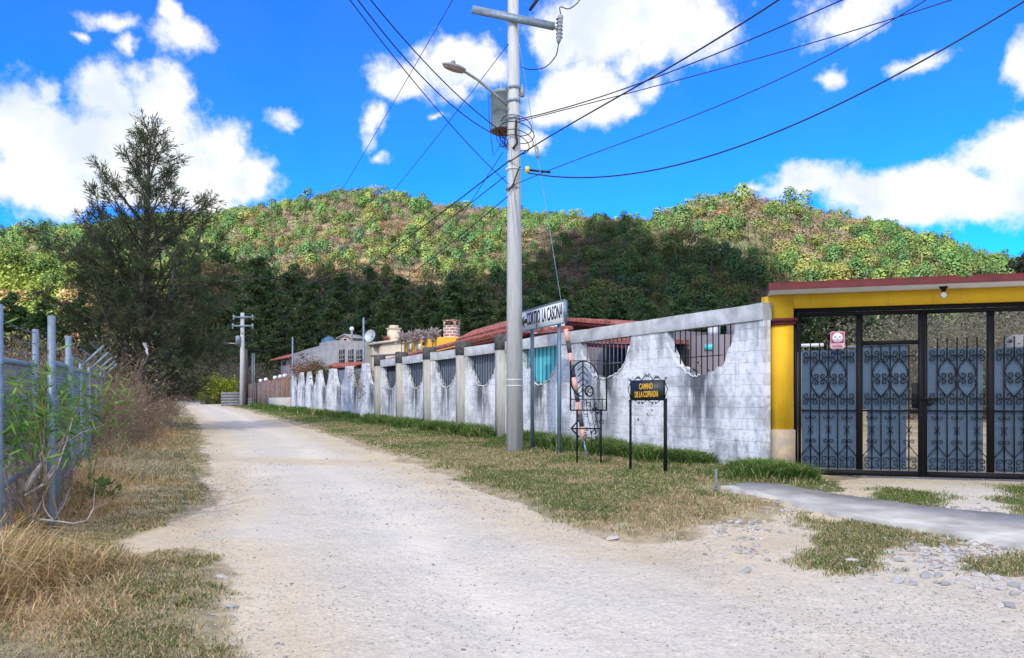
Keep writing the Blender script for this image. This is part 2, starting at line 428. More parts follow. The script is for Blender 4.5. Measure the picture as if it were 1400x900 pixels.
def sdist(P, x, y):                  # signed distance, inside positive
    x = np.asarray(x, float); y = np.asarray(y, float)
    d = np.full(x.shape, 1e9); ins = np.zeros(x.shape, bool)
    for i in range(len(P)):
        a = P[i]; c = P[(i+1) % len(P)]; e = c-a
        t = np.clip(((x-a[0])*e[0]+(y-a[1])*e[1])/max(e@e, 1e-9), 0, 1)
        d = np.minimum(d, np.hypot(x-a[0]-t*e[0], y-a[1]-t*e[1]))
        cr = ((a[1] > y) != (c[1] > y)) & (x < (c[0]-a[0])*(y-a[1])/((c[1]-a[1]) if c[1] != a[1] else 1e-9)+a[0])
        ins ^= cr
    return np.where(ins, d, -d)
WP = np.array([4.573, 14.0]); WD = unit(np.array([-.516, 1.0])); WN = np.array([-WD[1], WD[0]])
WROT = math.atan2(WD[1], WD[0])
GP = np.array([5.13, 14.0]); GD = unit(np.array([.9605, -.278])); GROT = math.atan2(GD[1], GD[0])
def wl(x, y): return (x-WP[0])*WN[0]+(y-WP[1])*WN[1]       # distance in front of the wall

def patch(x, y): return np.max([sdist(p, x, y)-(.22 if i in (3, 4) else 0) for i, p in enumerate(P_PATCH)], 0)
def masks(x, y):
    r = sdist(P_VR, x, y); l = sdist(P_VL, x, y)
    wob = (fbm(x*.9, y*.9, 3)-.5)*.9
    pt = patch(x, y)
    g = sstep(-.30, .30, np.maximum(np.maximum(r, l)+wob*np.clip(y/14, .25, 1), pt-.12+wob*.8))
    gy = (x-GP[0])*-GD[1]+(y-GP[1])*GD[0]; gx = (x-GP[0])*GD[0]+(y-GP[1])*GD[1]
    g = np.maximum(g, sstep(.5, 1.6, gy+(fbm(x, y, 8)-.5)*1.5)*(gx > -.4))
    return r, l, pt, g
ROADC = smooth(np.array([gp(*p) for p in [(262, 551.5), (292, 562), (330, 590), (385, 630), (425, 690), (470, 770), (540, 900), (640, 1300)]]), 6)
def roadd(x, y):
    d = np.full(np.shape(x), 1e9); sg = np.zeros(np.shape(x))
    for a, c in zip(ROADC[:-1], ROADC[1:]):
        e = c-a; t = np.clip(((x-a[0])*e[0]+(y-a[1])*e[1])/max(e@e, 1e-9), 0, 1); dd = np.hypot(x-a[0]-t*e[0], y-a[1]-t*e[1]); d = np.minimum(d, dd)
    return d
def rut(x, y):
    d = roadd(x, y)+(fbm(x*.35, y*.35, 13)-.5)*.7
    return np.exp(-((d-.82)/.30)**2)*(.45+.8*fbm(x*.5, y*.22, 14))
def zg(x, y):
    x = np.asarray(x, float); y = np.asarray(y, float)
    r = sdist(P_VR, x, y); l = sdist(P_VL, x, y)
    z = slope(y)+(.05)*sstep(0, .7, r)+.03*sstep(0, .5, l)+.16*sstep(1.2, 4, l)*sstep(14, 4, y)
    z = z-.022*rut(x, y)*(np.maximum(r, l) < 0)+(fbm(x*.8, y*.8, 21)-.5)*.06*np.clip(y/10, .3, 1)+(fbm(x*4, y*4, 22)-.5)*.018
    return z
def z1(x, y): return float(zg(np.array([x]), np.array([y]))[0])
def onb(px, Y): x = (px-CX)/F*Y; return np.array([x, Y, z1(x, Y)])

def make_ground():
    ny, nx = 520, 560
    Y = 1.2*(100/1.2)**np.linspace(0, 1, ny)
    u = np.linspace(-1, 1, nx)
    XX = (u*1.25)[None]*(Y+3.2)[:, None]; YY = np.repeat(Y[:, None], nx, 1)
    r, l, pt, g = masks(XX, YY); Z = zg(XX, YY)
    road_d = -np.maximum(r, l)
    tan = sstep(1.3, .0, road_d)*.85+.22*sstep(2.6, .8, road_d)+.10
    tan = np.maximum(tan, sstep(-1.0, 1.2, -wl(XX, YY)+.6)*0+sstep(0., .3, pt)*.8)
    gateside = sstep(1.4, .2, np.abs((XX-GP[0])*GD[1]-(YY-GP[1])*GD[0]))
    tan = np.clip(np.maximum(tan, gateside*.95), 0, 1)
    tan = np.clip(tan+.42*sstep(.3, 2.2, XX)*sstep(10.5, 7.5, YY)*(.4+1.1*fbm(XX*.5, YY*.9, 15)), 0, 1)
    green = np.clip(sstep(2.2, .2, wl(XX, YY))*(wl(XX, YY) > -.5)+sstep(.45, .7, fbm(XX*.7, YY*.7, 9))*.5*(XX > -2)+sstep(.7, .1, l)*(l > 0)*.25, 0, 1)
    green = np.where(pt > -.1, np.maximum(green, .6), green)
    far = sstep(60, 90, YY); g2 = g
    V = np.stack([XX, YY, Z], -1)
    cell = (g2[:-1, :-1]+g2[1:, 1:]+g2[1:, :-1]+g2[:-1, 1:])/4
    at_ = {'rut': np.clip(rut(XX, YY), 0, 1).ravel(), 'verge': g2.ravel(), 'tan': tan.ravel(), 'green': green.ravel()}
    for name, mk in (('road', cell < .5), ('verge', cell >= .5)):
        mb = MB().grid(V, mk)
        o = mb.build(name, M['ground'], smooth=True, attrs=at_); tag(o, kind='structure')
    # the wide sheet out to the horizon, dipping under the finer strip
    gx = np.concatenate([np.linspace(-1500, -220, 12), np.linspace(-200, 200, 41), np.linspace(220, 1500, 12)])
    gy = np.concatenate([np.linspace(-600, -40, 10), np.linspace(-30, 170, 41), np.linspace(190, 1500, 14)])
    X2, Y2 = np.meshgrid(gx, gy)
    Z2 = np.minimum(slope(Y2), 2.6)-.06
    Z2 = np.where((Y2 < 101) & (Y2 > -2) & (np.abs(X2) < 1.25*(np.maximum(Y2, 0)+3.2)+8), Z2-.25, Z2)
    MB().grid(np.stack([X2, Y2, Z2], -1)).build('ground', M['ground'], attrs={'verge': np.ones(X2.size), 'tan': np.ones(X2.size)*.5, 'green': np.ones(X2.size)*.4})['kind'] = 'structure'
    hy = np.linspace(140, 760, 150); hu = np.linspace(-1.35, 1.45, 260)
    HX = hu[None]*hy[:, None]; HYY = np.repeat(hy[:, None], 260, 1)
    MB().grid(np.stack([HX, HYY, hill_z(HX, HYY)], -1)).build('hill', M['hill'], smooth=True)['kind'] = 'structure'
make_ground()

# ------------------------------------------------------------------ foliage helpers
def rdirs(n, up=0.):
    v = rng.normal(size=(n, 3)); v[:, 2] += up; return unit(v)
def leaf_quads(c, d, nrm, L, W):
    side = unit(np.cross(d, nrm)); L = np.asarray(L)[..., None]; W = np.asarray(W)[..., None]
    a = c-side*W*.25; b = c+side*W*.25
    m1 = c+d*L*.5+side*W*.5; m2 = c+d*L*.5-side*W*.5
    t = c+d*L
    return np.stack([c, m1, t, m2], 1)
def clump(c, n, size):                # randomly turned leaf-clump faces round the points c
    k = len(c); d = rdirs(k); nr = rdirs(k, .5)
    return leaf_quads(c-d*size[:, None]*.5, d, nr, size, size*.8)
def rep4(a): return np.repeat(a, 4, 0)

def crown_mass(kind, n=70):           # far tree, about one unit high
    if kind == 'pine':
        k = 4; lc = np.column_stack([rng.normal(0, .07, k), rng.normal(0, .07, k), np.linspace(.42, .84, k)]); lr = np.linspace(.30, .15, k)*rng.uniform(.85, 1.15, k)
    elif kind == 'oak':
        k = 4; lc = np.column_stack([rng.normal(0, .13, k), rng.normal(0, .13, k), rng.uniform(.46, .68, k)]); lr = rng.uniform(.22, .33, k)
    else:
        k = 5; lc = np.column_stack([rng.normal(0, .15, k), rng.normal(0, .15, k), rng.uniform(.38, .70, k)]); lr = rng.uniform(.18, .30, k)
    i = rng.integers(0, k, n)
    p = lc[i]+rdirs(n, .25)*lr[i][:, None]*(rng.uniform(.62, 1.10, n)**.7)[:, None]
    out = unit(p-lc[i]); t = rdirs(n); nr = unit(out*1.3+rdirs(n)*.8)
    d = unit(np.cross(nr, t)); s = rng.uniform(.030, .070, n)
    q = leaf_quads(p-d*s[:, None]*.5, d, nr, s, s*(.7 if kind == 'dry' else 1.))
    w = .018; st = np.array([[(-w, 0, 0), (w, 0, 0), (w*.6, 0, .62), (-w*.6, 0, .62)], [(0, -w, 0), (0, w, 0), (0, w*.6, .62), (0, -w*.6, .62)]])
    cm = np.array([0, 0, .5]); on = unit(out*.7+unit(p-cm)*.7+rdirs(n)*.15+np.array([0, 0, .15]))
    return np.concatenate([q, st]), np.concatenate([rng.uniform(.92, 1.08, n), [.5, .5]]), np.concatenate([on, [[0, -1, .2], [-1, 0, .2]]])
PAL = {'pine': [(.052, .11, .032), (.08, .135, .036), (.042, .10, .036), (.105, .15, .04), (.038, .088, .036)],
       'oak': [(.075, .11, .03), (.115, .135, .034), (.135, .14, .038), (.05, .085, .028)],
       'dry': [(.14, .108, .082), (.16, .122, .092), (.115, .095, .07), (.175, .10, .052), (.15, .122, .095)]}
def build_hill_forest():
    pts = []
    for Y0, Y1, qa, qb in ((146, 520, -170, 1540),):
        sp = 3.95
        for yy in np.arange(Y0, Y1, sp*.9):
            xs = np.arange((qa-CX)/F*yy, (qb-CX)/F*yy, sp)
            pts.append(np.column_stack([xs, np.full(len(xs), yy)]))
    P = np.concatenate(pts); P += rng.uniform(-2.2, 2.2, P.shape)
    X, Y = P[:, 0], P[:, 1]; Z = hill_z(X, Y); q = CX+F*X/Y
    p = np.array(RIDGE_R, float)
    topR = CH+(HY-np.interp(q, p[:, 0], p[:, 1]))/F*YR
    hidden = (Y > YR+22) & ((Z+9-CH)/Y < (topR-CH)/YR-.004)
    keep = ~hidden & (Y < np.where(q > 880, 372, 500)) & (Z > 2.0) | (Y < 170)
    keep &= ~((vnoise(X*.06, Y*.06, 55) > .80) & (Z > 40) & (rng.random(len(X)) < .35))
    X, Y, Z, q = X[keep], Y[keep], Z[keep], q[keep]
    el = (Z-CH)/Y*F; n = len(X)
    nz = fbm(X*.022, Y*.022, 31, 3)
    topz = np.maximum(40., np.where(q > 850, 265, 265))
    hi = el/topz
    pd = np.where(q > 860, sstep(.62, .90, hi)*.80*sstep(1230, 1080, q)+.02+.06*sstep(1040, 1120, q), sstep(.22, .62, hi)*.55*sstep(290, 420, q)*sstep(900, 760, q)+.10)
    pd = np.clip(.86*pd*(.55+1.0*sstep(.38, .6, fbm(X*.05, Y*.05, 33, 3)))+.05, 0, .68)
    r = rng.random(n); kind = np.where(r < pd, 2, np.where(rng.random(n) < .62, 0, 1))
    H = rng.uniform(3.8, 8.8, n)*rng.uniform(.85, 1.1, n)*np.where(kind == 2, .86, 1.)*np.where((rng.random(n) < .07) & (kind == 0), 1.35, 1)
    names = ['pine', 'oak', 'dry']; protos = [[crown_mass(k, 440 if k != 'dry' else 350) for _ in range(7)] for k in names]
    order = np.argsort(-(H/Y)*np.where((q > -5) & (q < 1405), 1, 0)*np.where(el > 95, 1, .0))
    solo = set(order[:250].tolist())
    info = [('hillside_pine', 'green pine among the trees covering the hillside', 'tree', 'pines standing in the hillside wood'),
            ('hillside_oak', 'rounded yellow-green broadleaf tree in the hillside wood', 'tree', 'broadleaf trees standing in the hillside wood'),
            ('leafless_tree', 'grey-brown leafless tree among the green hillside trees', 'tree', 'leafless trees standing in the hillside wood')]
    cache = {}
    nac = {0: [], 1: [], 2: []}; acc = {0: [], 1: [], 2: []}; tin = {0: [], 1: [], 2: []}
    for i in range(n):
        k = int(kind[i]); v = int(rng.integers(0, 7)); a = rng.uniform(0, 6.283); w = H[i]*rng.uniform(1.0, 1.4)
        if k == 1: w *= 1.15
        pal = PAL[names[k]]; c = np.array(pal[int(min(len(pal)-1, max(0, (nz[i]-.3)*2.2*len(pal)+rng.normal(0, .9))))])
        c = c*rng.uniform(.72, 1.28)
        if i in solo:
            ti = int(rng.integers(0, 3)); key = (k, v, ti)
            if key not in cache:
                qd, t, on = protos[k][v]; cc = np.array(pal[(v+ti) % len(pal)])
                o = cache[key] = thing(info[k][0], '', 'tree')
                MB().quads(qd[:-2]).build('crown', M['leaf'], o, attrs={'tint': rep4(cc[None]*t[:-2, None])}, nrm=rep4(on[:-2]))
                MB().tube([(0, 0, -.04), (.01, 0, .3), (0, 0, .68)], [.030, .024, .010], 5).build('trunk', M['bark'], o)
            else:
                o = copy_tree(cache[key])
            o.location = (X[i], Y[i], Z[i]-.3); o.scale = (w, w, H[i]); o.rotation_euler.z = a
            tag(o, info[k][1], info[k][2], info[k][3])
            continue
        qd, t, on = protos[k][v]; ca, sa = math.cos(a), math.sin(a)
        x = qd[..., 0]*ca-qd[..., 1]*sa; y = qd[..., 0]*sa+qd[..., 1]*ca
        acc[k].append(np.stack([x*w+X[i], y*w+Y[i], qd[..., 2]*H[i]+Z[i]-.3], -1)); tin[k].append(c[None]*t[:, None]); nac[k].append(np.column_stack([on[:, 0]*ca-on[:, 1]*sa, on[:, 0]*sa+on[:, 1]*ca, on[:, 2]]))
    for k, nm in ((0, 'pine_forest'), (1, 'broadleaf_forest'), (2, 'leafless_forest')):
        o = MB().quads(np.concatenate(acc[k])).build(nm, M['leaf'], attrs={'tint': rep4(np.concatenate(tin[k]))}, nrm=rep4(np.concatenate(nac[k])))
        tag(o, ['green pine wood covering the hill behind the wall', 'yellow-green broadleaf wood scattered over the hill', 'grey-brown leafless wood on the upper hill'][k], 'forest', kind='stuff')
build_hill_forest()

def tree_parts(root, trunk_mb, quads, tint, bark='bark'):
    trunk_mb.build('trunk', M[bark], root, smooth=True)
    MB().quads(quads).build('crown', M['leaf'], root, attrs={'tint': rep4(tint)})

def limb(p0, d0, L, r0, n=7, bend=.25, up=.1):
    P = [np.array(p0, float)]; d = unit(d0)
    for k in range(n):
        d = unit(d+rng.normal(0, bend, 3)*.5+np.array([0, 0, up])); P.append(P[-1]+d*L/n)
    return np.array(P), np.linspace(r0, r0*.25, n+1)

# dark conifers below the hill
def conifer(root, H, W, n, cols, droop=.25):
    tb = MB().tube([(0, 0, -.3), (.05, 0, H*.5), (0, .05, H*.97)], [H*.016, H*.010, .03], 7)
    C = []; S = []
    nb = int(H*5.2)
    for b in range(nb):
        h = rng.uniform(.10, .985)*H; t = 1-h/H
        L = W/2*(t**.72)*rng.uniform(.7, 1.15)+.25; a = rng.uniform(0, 6.283)
        m = max(8, int(n/nb*(L/W*2+.25)*1.6)); u = rng.random(m)**.65
        zz = h+L*u*.32-droop*L*u*u*1.5
        C.append(np.column_stack([np.cos(a)*L*u, np.sin(a)*L*u, zz])+rng.normal(0, 1, (m, 3))*np.array([.22, .22, .13])*(.4+u[:, None])); S.append(rng.uniform(.22, .52, m))
    C = np.concatenate(C); S = np.concatenate(S)
    rad = unit(np.column_stack([C[:, 0], C[:, 1], np.full(len(C), -.25*H/8)])*np.array([1, 1, 0])+np.array([0, 0, -.25]))
    d = unit(rad+rdirs(len(C))*.75); nr = unit(rdirs(len(C))*.7+np.array([0, 0, 1]))
    q = leaf_quads(C-d*S[:, None]*.5, d, nr, S, S*.55)
    i = rng.integers(0, len(cols), len(C)); tint = np.array(cols)[i]*rng.uniform(.7, 1.3, (len(C), 1))
    tree_parts(root, tb, q, tint)

DARKC = [(.07, .125, .045), (.105, .155, .048), (.08, .11, .044), (.14, .175, .055)]
GREENC = [(.075, .14, .042), (.10, .165, .046), (.06, .115, .04)]
def conifers():
    protos = []
    for H, W, cols in ((17, 9.5, DARKC), (15, 10.5, DARKC), (18, 8, DARKC), (13, 8.5, GREENC)):
        r = thing('cedar_tree', '', 'tree', (0, 0, 0)); conifer(r, H, W*1.15, 17000, cols); protos.append((r, H))
    spots = [(318, 128, 375, 0), (352, 120, 352, 1), (395, 135, 372, 0), (428, 118, 385, 1), (468, 130, 372, 0), (506, 124, 363, 2), (548, 132, 378, 1), (588, 118, 392, 0), (622, 135, 384, 3), (655, 122, 388, 1), (735, 128, 400, 3), (770, 138, 392, 0), (806, 126, 406, 3), (842, 136, 400, 3), (455, 105, 408, 0), (392, 102, 402, 2), (610, 104, 412, 3), (530, 103, 405, 0), (690, 108, 405, 0), (885, 128, 408, 3), (345, 98, 420, 1), (930, 132, 405, 3), (972, 126, 404, 3), (1015, 134, 398, 3), (1095, 120, 402, 3), (1150, 105, 410, 3), (282, 108, 398, 0), (240, 116, 392, 1), (205, 110, 400, 0), (160, 122, 385, 3), (110, 118, 402, 3), (60, 112, 410, 3), (15, 120, 400, 3)]
    used = set()
    lab = {0: ('dark spreading cedar in the tree belt behind the houses', 'dark spreading cedars'), 1: ('broad near-black cedar in the tree belt behind the houses', 'broad near-black cedars'), 2: ('tall pointed dark cedar in the tree belt behind the houses', 'tall pointed cedars'), 3: ('mid-green conifer in the tree belt below the hill', 'mid-green conifers')}
    for px, Y, ty, k in spots:
        x = (px-CX)/F*Y; zb = 2.0; top = CH+(HY-ty)/F*Y
        r, H = protos[k]
        o = r if k not in used else copy_tree(r); used.add(k)
        o.location = (x, Y, zb); s = (top-zb)/H; o.scale = (s*.95, s*.95, s); o.rotation_euler.z = rng.uniform(0, 6.28)
        o['label'] = lab[k][0]; o['group'] = lab[k][1]
conifers()

# rounded sunlit trees at the foot of the hill on the left
def broadleaf(root, H, W, n, cols, lobes=9, size=(.35, .8), bare=False, gap=.0):
    tb = MB(); tp = np.array([rng.normal(0, .1), rng.normal(0, .1), H*.45])
    tb.tube([(0, 0, -.3), tp*.5+rng.normal(0, .06, 3), tp], [H*.022, H*.017, H*.012], 7)
    lc = []; lr = []
    for k in range(lobes):
        a = k*2.4+rng.uniform(-.4, .4); rr = W/2*rng.uniform(.25, .72); h = H*rng.uniform(.45, .83)
        c = np.array([math.cos(a)*rr, math.sin(a)*rr, h]); lc.append(c); lr.append(W*rng.uniform(.15, .25))
        tb.tube([tp, (tp+c)/2+rng.normal(0, .2, 3), c], [H*.009, H*.006, H*.003], 5)
    lc = np.array(lc); lr = np.array(lr); i = rng.integers(0, lobes, n)
    o = rdirs(n, .2); p = lc[i]+o*lr[i][:, None]*rng.uniform(.35, 1.08, (n, 1))
    nr = unit(o+rdirs(n)*.8); d = unit(np.cross(nr, rdirs(n))); s = rng.uniform(*size, n)
    tint = np.array(cols)[rng.integers(0, len(cols), n)]*rng.uniform(.75, 1.25, (n, 1))*rng.uniform(.8, 1.2, lobes)[i][:, None]
    tree_parts(root, tb, leaf_quads(p-d*s[:, None]*.5, d, nr, s, s*.8), tint)
YG = [(.10, .14, .02), (.125, .145, .022), (.08, .115, .02)]
GR = [(.045, .09, .02), (.06, .105, .02), (.035, .075, .02)]
BR = [(.22, .13, .06), (.24, .16, .08)]
def left_trees():
    pr = [thing('round_tree', '', 'tree') for _ in range(4)]
    broadleaf(pr[0], 10, 11, 8500, YG, 10, (.2, .45)); broadleaf(pr[1], 10, 10, 8500, GR, 10, (.2, .45)); broadleaf(pr[2], 8, 9, 6500, BR, 8, (.18, .4)); broadleaf(pr[3], 11, 9, 8500, YG+GR, 9, (.2, .45))
    lab = ['bright yellow-green rounded tree at the sunlit foot of the hill', 'mid-green rounded tree at the sunlit foot of the hill', 'rust-brown rounded tree at the sunlit foot of the hill', 'tall mixed-green tree at the sunlit foot of the hill']
    used = set()
    for px, Y, ty, k in [(20, 205, 362, 0), (-30, 195, 372, 1), (62, 190, 374, 0), (105, 200, 372, 1), (40, 235, 340, 3), (85, 240, 345, 1), (130, 230, 350, 0), (-5, 245, 335, 1), (10, 180, 400, 2), (75, 176, 402, 3), (120, 178, 400, 2), (45, 174, 408, 0), (265, 215, 345, 3), (300, 205, 352, 0), (325, 225, 338, 1), (170, 215, 362, 1), (215, 210, 358, 0), (340, 190, 365, 1), (-40, 176, 405, 3), (285, 185, 372, 2)]:
        x = (px-CX)/F*Y; zb = float(hill_z(x, Y)); top = CH+(HY-ty)/F*Y
        o = pr[k] if k not in used else copy_tree(pr[k]); used.add(k)
        o.location = (x, Y, zb-.2); h = max(top-zb, 5.5); H = (10, 10, 8, 11)[k]; s = h/H
        o.scale = (s, s, s); o.rotation_euler.z = rng.uniform(0, 6.28); tag(o, lab[k], 'tree', lab[k].split(' at the')[0]+'s below the hill')
left_trees()

# ------------------------------------------------------------------ big feathery tree by the road
def feathery_tree():
    Y = 29.0; b = onb(194, Y); H = 11.6
    root = thing('casuarina_tree', 'tall dark feathery evergreen with sparse pointed top on the left of the road', 'tree', b)
    tr = MB()
    tp = np.array([[0, 0, -.3], [.05, 0, 2], [.0, .05, 4.2], [.10, 0, 6.5], [.2, .03, 8.5], [.28, 0, 10.3], [.42, 0, H]])
    tr.tube(tp, [.27, .23, .18, .13, .085, .05, .012], 9)
    tr.tube([(-.0, 0, .2), (-.35, .1, 1.6), (-.75, .2, 3.6), (-1.2, .1, 6.2)], [.17, .13, .09, .03], 7)
    tr.tube([(.05, .1, .6), (.5, .2, 2.4), (.95, .1, 4.6), (1.35, 0, 7.0)], [.15, .11, .08, .02], 7)
    C = []; D = []; L = []
    def spray(p, d, n, l):
        dd = unit(d+rng.normal(0, .42, (n, 3))+np.array([0, 0, -.12])); C.append(np.repeat(p[None], n, 0)+rng.normal(0, .05, (n, 3))); D.append(dd); L.append(rng.uniform(.6, 1.2, n)*l)
    hs = np.concatenate([np.linspace(.8, 6.4, 104), np.linspace(6.4, 10.9, 40)])+rng.normal(0, .12, 144)
    for hi_, h in enumerate(hs):
        base = np.array([np.interp(h, tp[:, 2], tp[:, 0]), 0, h])
        if rng.random() < .5 and 1.0 < h < 6: base = base+np.array([rng.choice([-.45, .5])*h/4, .1, 0])
        Lm = np.interp(h, [0, 1.5, 3.5, 5.5, 7.2, 9, 10.5, 11.2], [2.6, 3.8, 4.3, 4.0, 3.0, 1.75, .9, .45])*rng.uniform(.5, 1.12)
        a = hi_*2.39996+rng.normal(0, .35); el = np.interp(h, [0, 4, 8, 12], [.12, .50, .74, .95])+rng.normal(0, .16)
        d = np.array([math.cos(a)*math.cos(el), math.sin(a)*math.cos(el), math.sin(el)])
        P, r = limb(base, d, Lm, .012+.012*Lm, 8, .22, .05); tr.tube(P, r, 5)
        ns = int(2+Lm*(4.7 if h < 6.4 else 5.0))
        for s in range(ns):
            t = rng.uniform(.22, 1.0)**.8; k = min(int(t*8), 7); p = P[k]+(P[k+1]-P[k])*(t*8-k)
            dd = unit(unit(P[k+1]-P[k])+rng.normal(0, .55, 3)+np.array([0, 0, .05])); l2 = rng.uniform(.25, .75)*(1.1-.45*t)
            Q, r2 = limb(p, dd, l2, .008, 4, .25, .0); tr.tube(Q, r2, 3, False)
            for w in range(4): spray(Q[w+1], unit(Q[w+1]-Q[w]), 8 if h < 5.4 else 5, .25)
    C = np.concatenate(C); D = np.concatenate(D); L = np.concatenate(L); n = len(C)
    cols = np.array([(.055, .085, .034), (.075, .105, .04), (.09, .095, .05), (.06, .10, .04), (.11, .10, .06)])
    tint = cols[rng.integers(0, len(cols), n)]*rng.uniform(.75, 1.3, (n, 1))
    tree_parts(root, tr, leaf_quads(C, D, rdirs(n), L, np.full(n, .030)), tint)
feathery_tree()

# ------------------------------------------------------------------ dry brush and small plants
def twig_bush(name, label, cat, loc, H, W, n, mat='twig', leaves=None, group=None, lw=(.05, .03), nl=0, spread=1.0):
    root = thing(name, label, cat, loc, group=group)
    mb = MB(); tips = []
    for k in range(n):
        a = rng.uniform(0, 6.283); b = np.array([math.cos(a), math.sin(a), 0])*rng.uniform(0, W*.22); el = rng.uniform(.55, 1.45)
        d = np.array([math.cos(a)*math.cos(el)*spread, math.sin(a)*math.cos(el)*spread, math.sin(el)])
        P, r = limb(b+np.array([0, 0, -.05]), d, H*rng.uniform(.6, 1.1), .011, 6, .3, .02); mb.tube(P, r, 3, False)
        tips.append(P)
        for s in range(5):
            j = rng.integers(1, 6); Q, r2 = limb(P[j], unit(P[j+1 if j < 6 else j]-P[j-1]+rng.normal(0, .8, 3)), H*rng.uniform(.15, .42), .006, 4, .35, 0); mb.tube(Q, r2, 3, False); tips.append(Q)
            Q2, r3 = limb(Q[2], rng.normal(0, 1, 3)+np.array([0, 0, .4]), H*rng.uniform(.1, .22), .004, 3, .4, 0); mb.tube(Q2, r3, 3, False); tips.append(Q2)
    mb.build('stems', M[mat], root)
    if leaves is not None:
        T = np.concatenate([t[len(t)//2:] for t in tips]); i = rng.integers(0, len(T), nl)
        c = T[i]+rng.normal(0, .05, (nl, 3))*H; d = rdirs(nl, -.1); s = rng.uniform(.6, 1.3, nl)*lw[0]
        tint = np.array(leaves)[rng.integers(0, len(leaves), nl)]*rng.uniform(.75, 1.3, (nl, 1))
        MB().quads(leaf_quads(c, d, rdirs(nl, .4), s, s*lw[1]/lw[0])).build('leaves', M['leaf'], root, attrs={'tint': rep4(tint)})
    return root

def brush():
    protos = [twig_bush('dry_bush', '', 'bush', (0, 0, 0), 2.4, 2.0, 60, leaves=[(.26, .17, .10), (.30, .21, .13)], nl=1900, lw=(.07, .03)),
              twig_bush('dry_bush', '', 'bush', (0, 0, 0), 2.0, 2.2, 60, leaves=[(.28, .16, .085), (.22, .15, .09)], nl=2200, lw=(.06, .03)),
              twig_bush('dry_bush', '', 'bush', (0, 0, 0), 1.5, 2.0, 50, leaves=[(.27, .21, .13), (.17, .15, .08)], nl=1500, lw=(.06, .03))]
    spots = [(144, 20, .88, 0), (162, 21.5, .82, 1), (182, 22, .7, 0), (158, 25, 1.1, 1), (190, 28, .9, 0), (194, 25, .6, 2), (185, 31, 1.15, 0), (212, 36, .7, 1), (120, 24, 1.3, 0), (85, 22, 1.4, 1), (50, 20, 1.3, 0), (20, 18, 1.3, 1), (95, 16.5, 1.1, 0), (40, 15, 1.15, 1), (140, 33, 1.6, 0), (105, 35, 1.7, 1), (60, 33, 1.7, 0), (15, 30, 1.7, 1), (-20, 20, 1.3, 0), (226, 46, .8, 2), (178, 19.5, .6, 2), (200, 27.5, .6, 2)]
    used = set(); word = ['tall brown twiggy bush', 'rust-brown twiggy bush', 'low straw-coloured bush']
    for px, Y, s, k in spots:
        o = protos[k] if k not in used else copy_tree(protos[k]); used.add(k)
        o.location = onb(px, Y); o.scale = (s, s, s); o.rotation_euler.z = rng.uniform(0, 6.28)
        tag(o, word[k]+' in the dry thicket along the left roadside', 'bush', word[k]+'es in the roadside thicket')
    # pale flowering bush and far thicket at the bend
    twig_bush('pale_bush', 'pale grey-leaved bush beside the road under the feathery tree', 'bush', onb(228, 40), 1.3, 1.8, 40, leaves=[(.40, .37, .30), (.28, .28, .20)], nl=1500, lw=(.09, .06))
    far = twig_bush('thicket_bush', 'grey-brown bush in the thicket where the road bends away', 'bush', onb(262, 84), 3.6, 4, 60, leaves=[(.16, .13, .10), (.10, .10, .06)], nl=2600, lw=(.16, .10), group='grey-brown bushes at the bend of the road')
    for px, Y, s in [(226, 78, 1.2), (244, 92, 1.35), (282, 96, 1.3), (305, 92, 1.4), (322, 88, 1.35), (345, 92, 1.4), (366, 96, 1.3), (210, 70, 1.2), (260, 100, 1.9), (300, 104, 2.0), (335, 106, 2.0)]:
        o = copy_tree(far); o.location = onb(px, Y); o.scale = (s,)*3; o.rotation_euler.z = rng.uniform(0, 6.28)
    twig_bush('yellow_green_bush', 'bright yellow-green bush by the bend of the road', 'bush', onb(299, 76), 3.0, 4.4, 44, leaves=[(.24, .27, .012), (.30, .30, .015), (.14, .19, .02)], nl=3600, lw=(.26, .18))
    twig_bush('low_green_bush', 'low grey-green bush at the road edge beside the weathered board fence', 'bush', onb(291, 74), 1.3, 3, 30, leaves=[(.10, .13, .05), (.17, .17, .09)], nl=1200, lw=(.14, .08))
brush()

# ------------------------------------------------------------------ grass
def blades(x, y, z, h, w, lean, tint):
    n = len(x); a = rng.uniform(0, 6.283, n); b = rng.uniform(0, 6.283, n)
    base = np.column_stack([x, y, z-.01]); side = np.column_stack([np.cos(a), np.sin(a), np.zeros(n)])*(w/2)[:, None]
    ln = np.column_stack([np.cos(b), np.sin(b), np.zeros(n)])*(h*lean)[:, None]
    mid = base+ln*.35+np.column_stack([np.zeros(n), np.zeros(n), h*.6]); tip = base+ln+np.column_stack([np.zeros(n), np.zeros(n), h*np.clip(1-lean*.35, .2, 1)])
    V = np.stack([base-side, base+side, mid+side*.8, mid-side*.8, tip], 1)
    k = np.arange(n)[:, None]*5
    mb = MB(); mb.add(V.reshape(-1, 3), k+np.array([[0, 1, 2, 3]]), k+np.array([[3, 2, 4]]))
    return mb, np.repeat(tint, 5, 0)
STRAW = np.array([(.54, .42, .23), (.44, .33, .18), (.64, .53, .33), (.34, .25, .14), (.56, .42, .20)])
GREEN = np.array([(.075, .15, .025), (.105, .185, .03), (.055, .115, .025), (.15, .20, .045)])
def sample(fn, n, x0, x1, y0, y1):
    out = []
    tot = 0
    while tot < n:
        y = y0*(y1/y0)**rng.random(60000); x = x0+(x1-x0)*rng.random(60000)
        x = (x-.0)*y                       # x range given per metre of distance
        k = rng.random(60000) < fn(x, y); out.append(np.column_stack([x, y])[k]); tot += k.sum()
        if k.sum() == 0: break
    return np.concatenate(out)[:n]
def pick(pal, n): return pal[rng.integers(0, len(pal), n)]*rng.uniform(.75, 1.25, (n, 1))

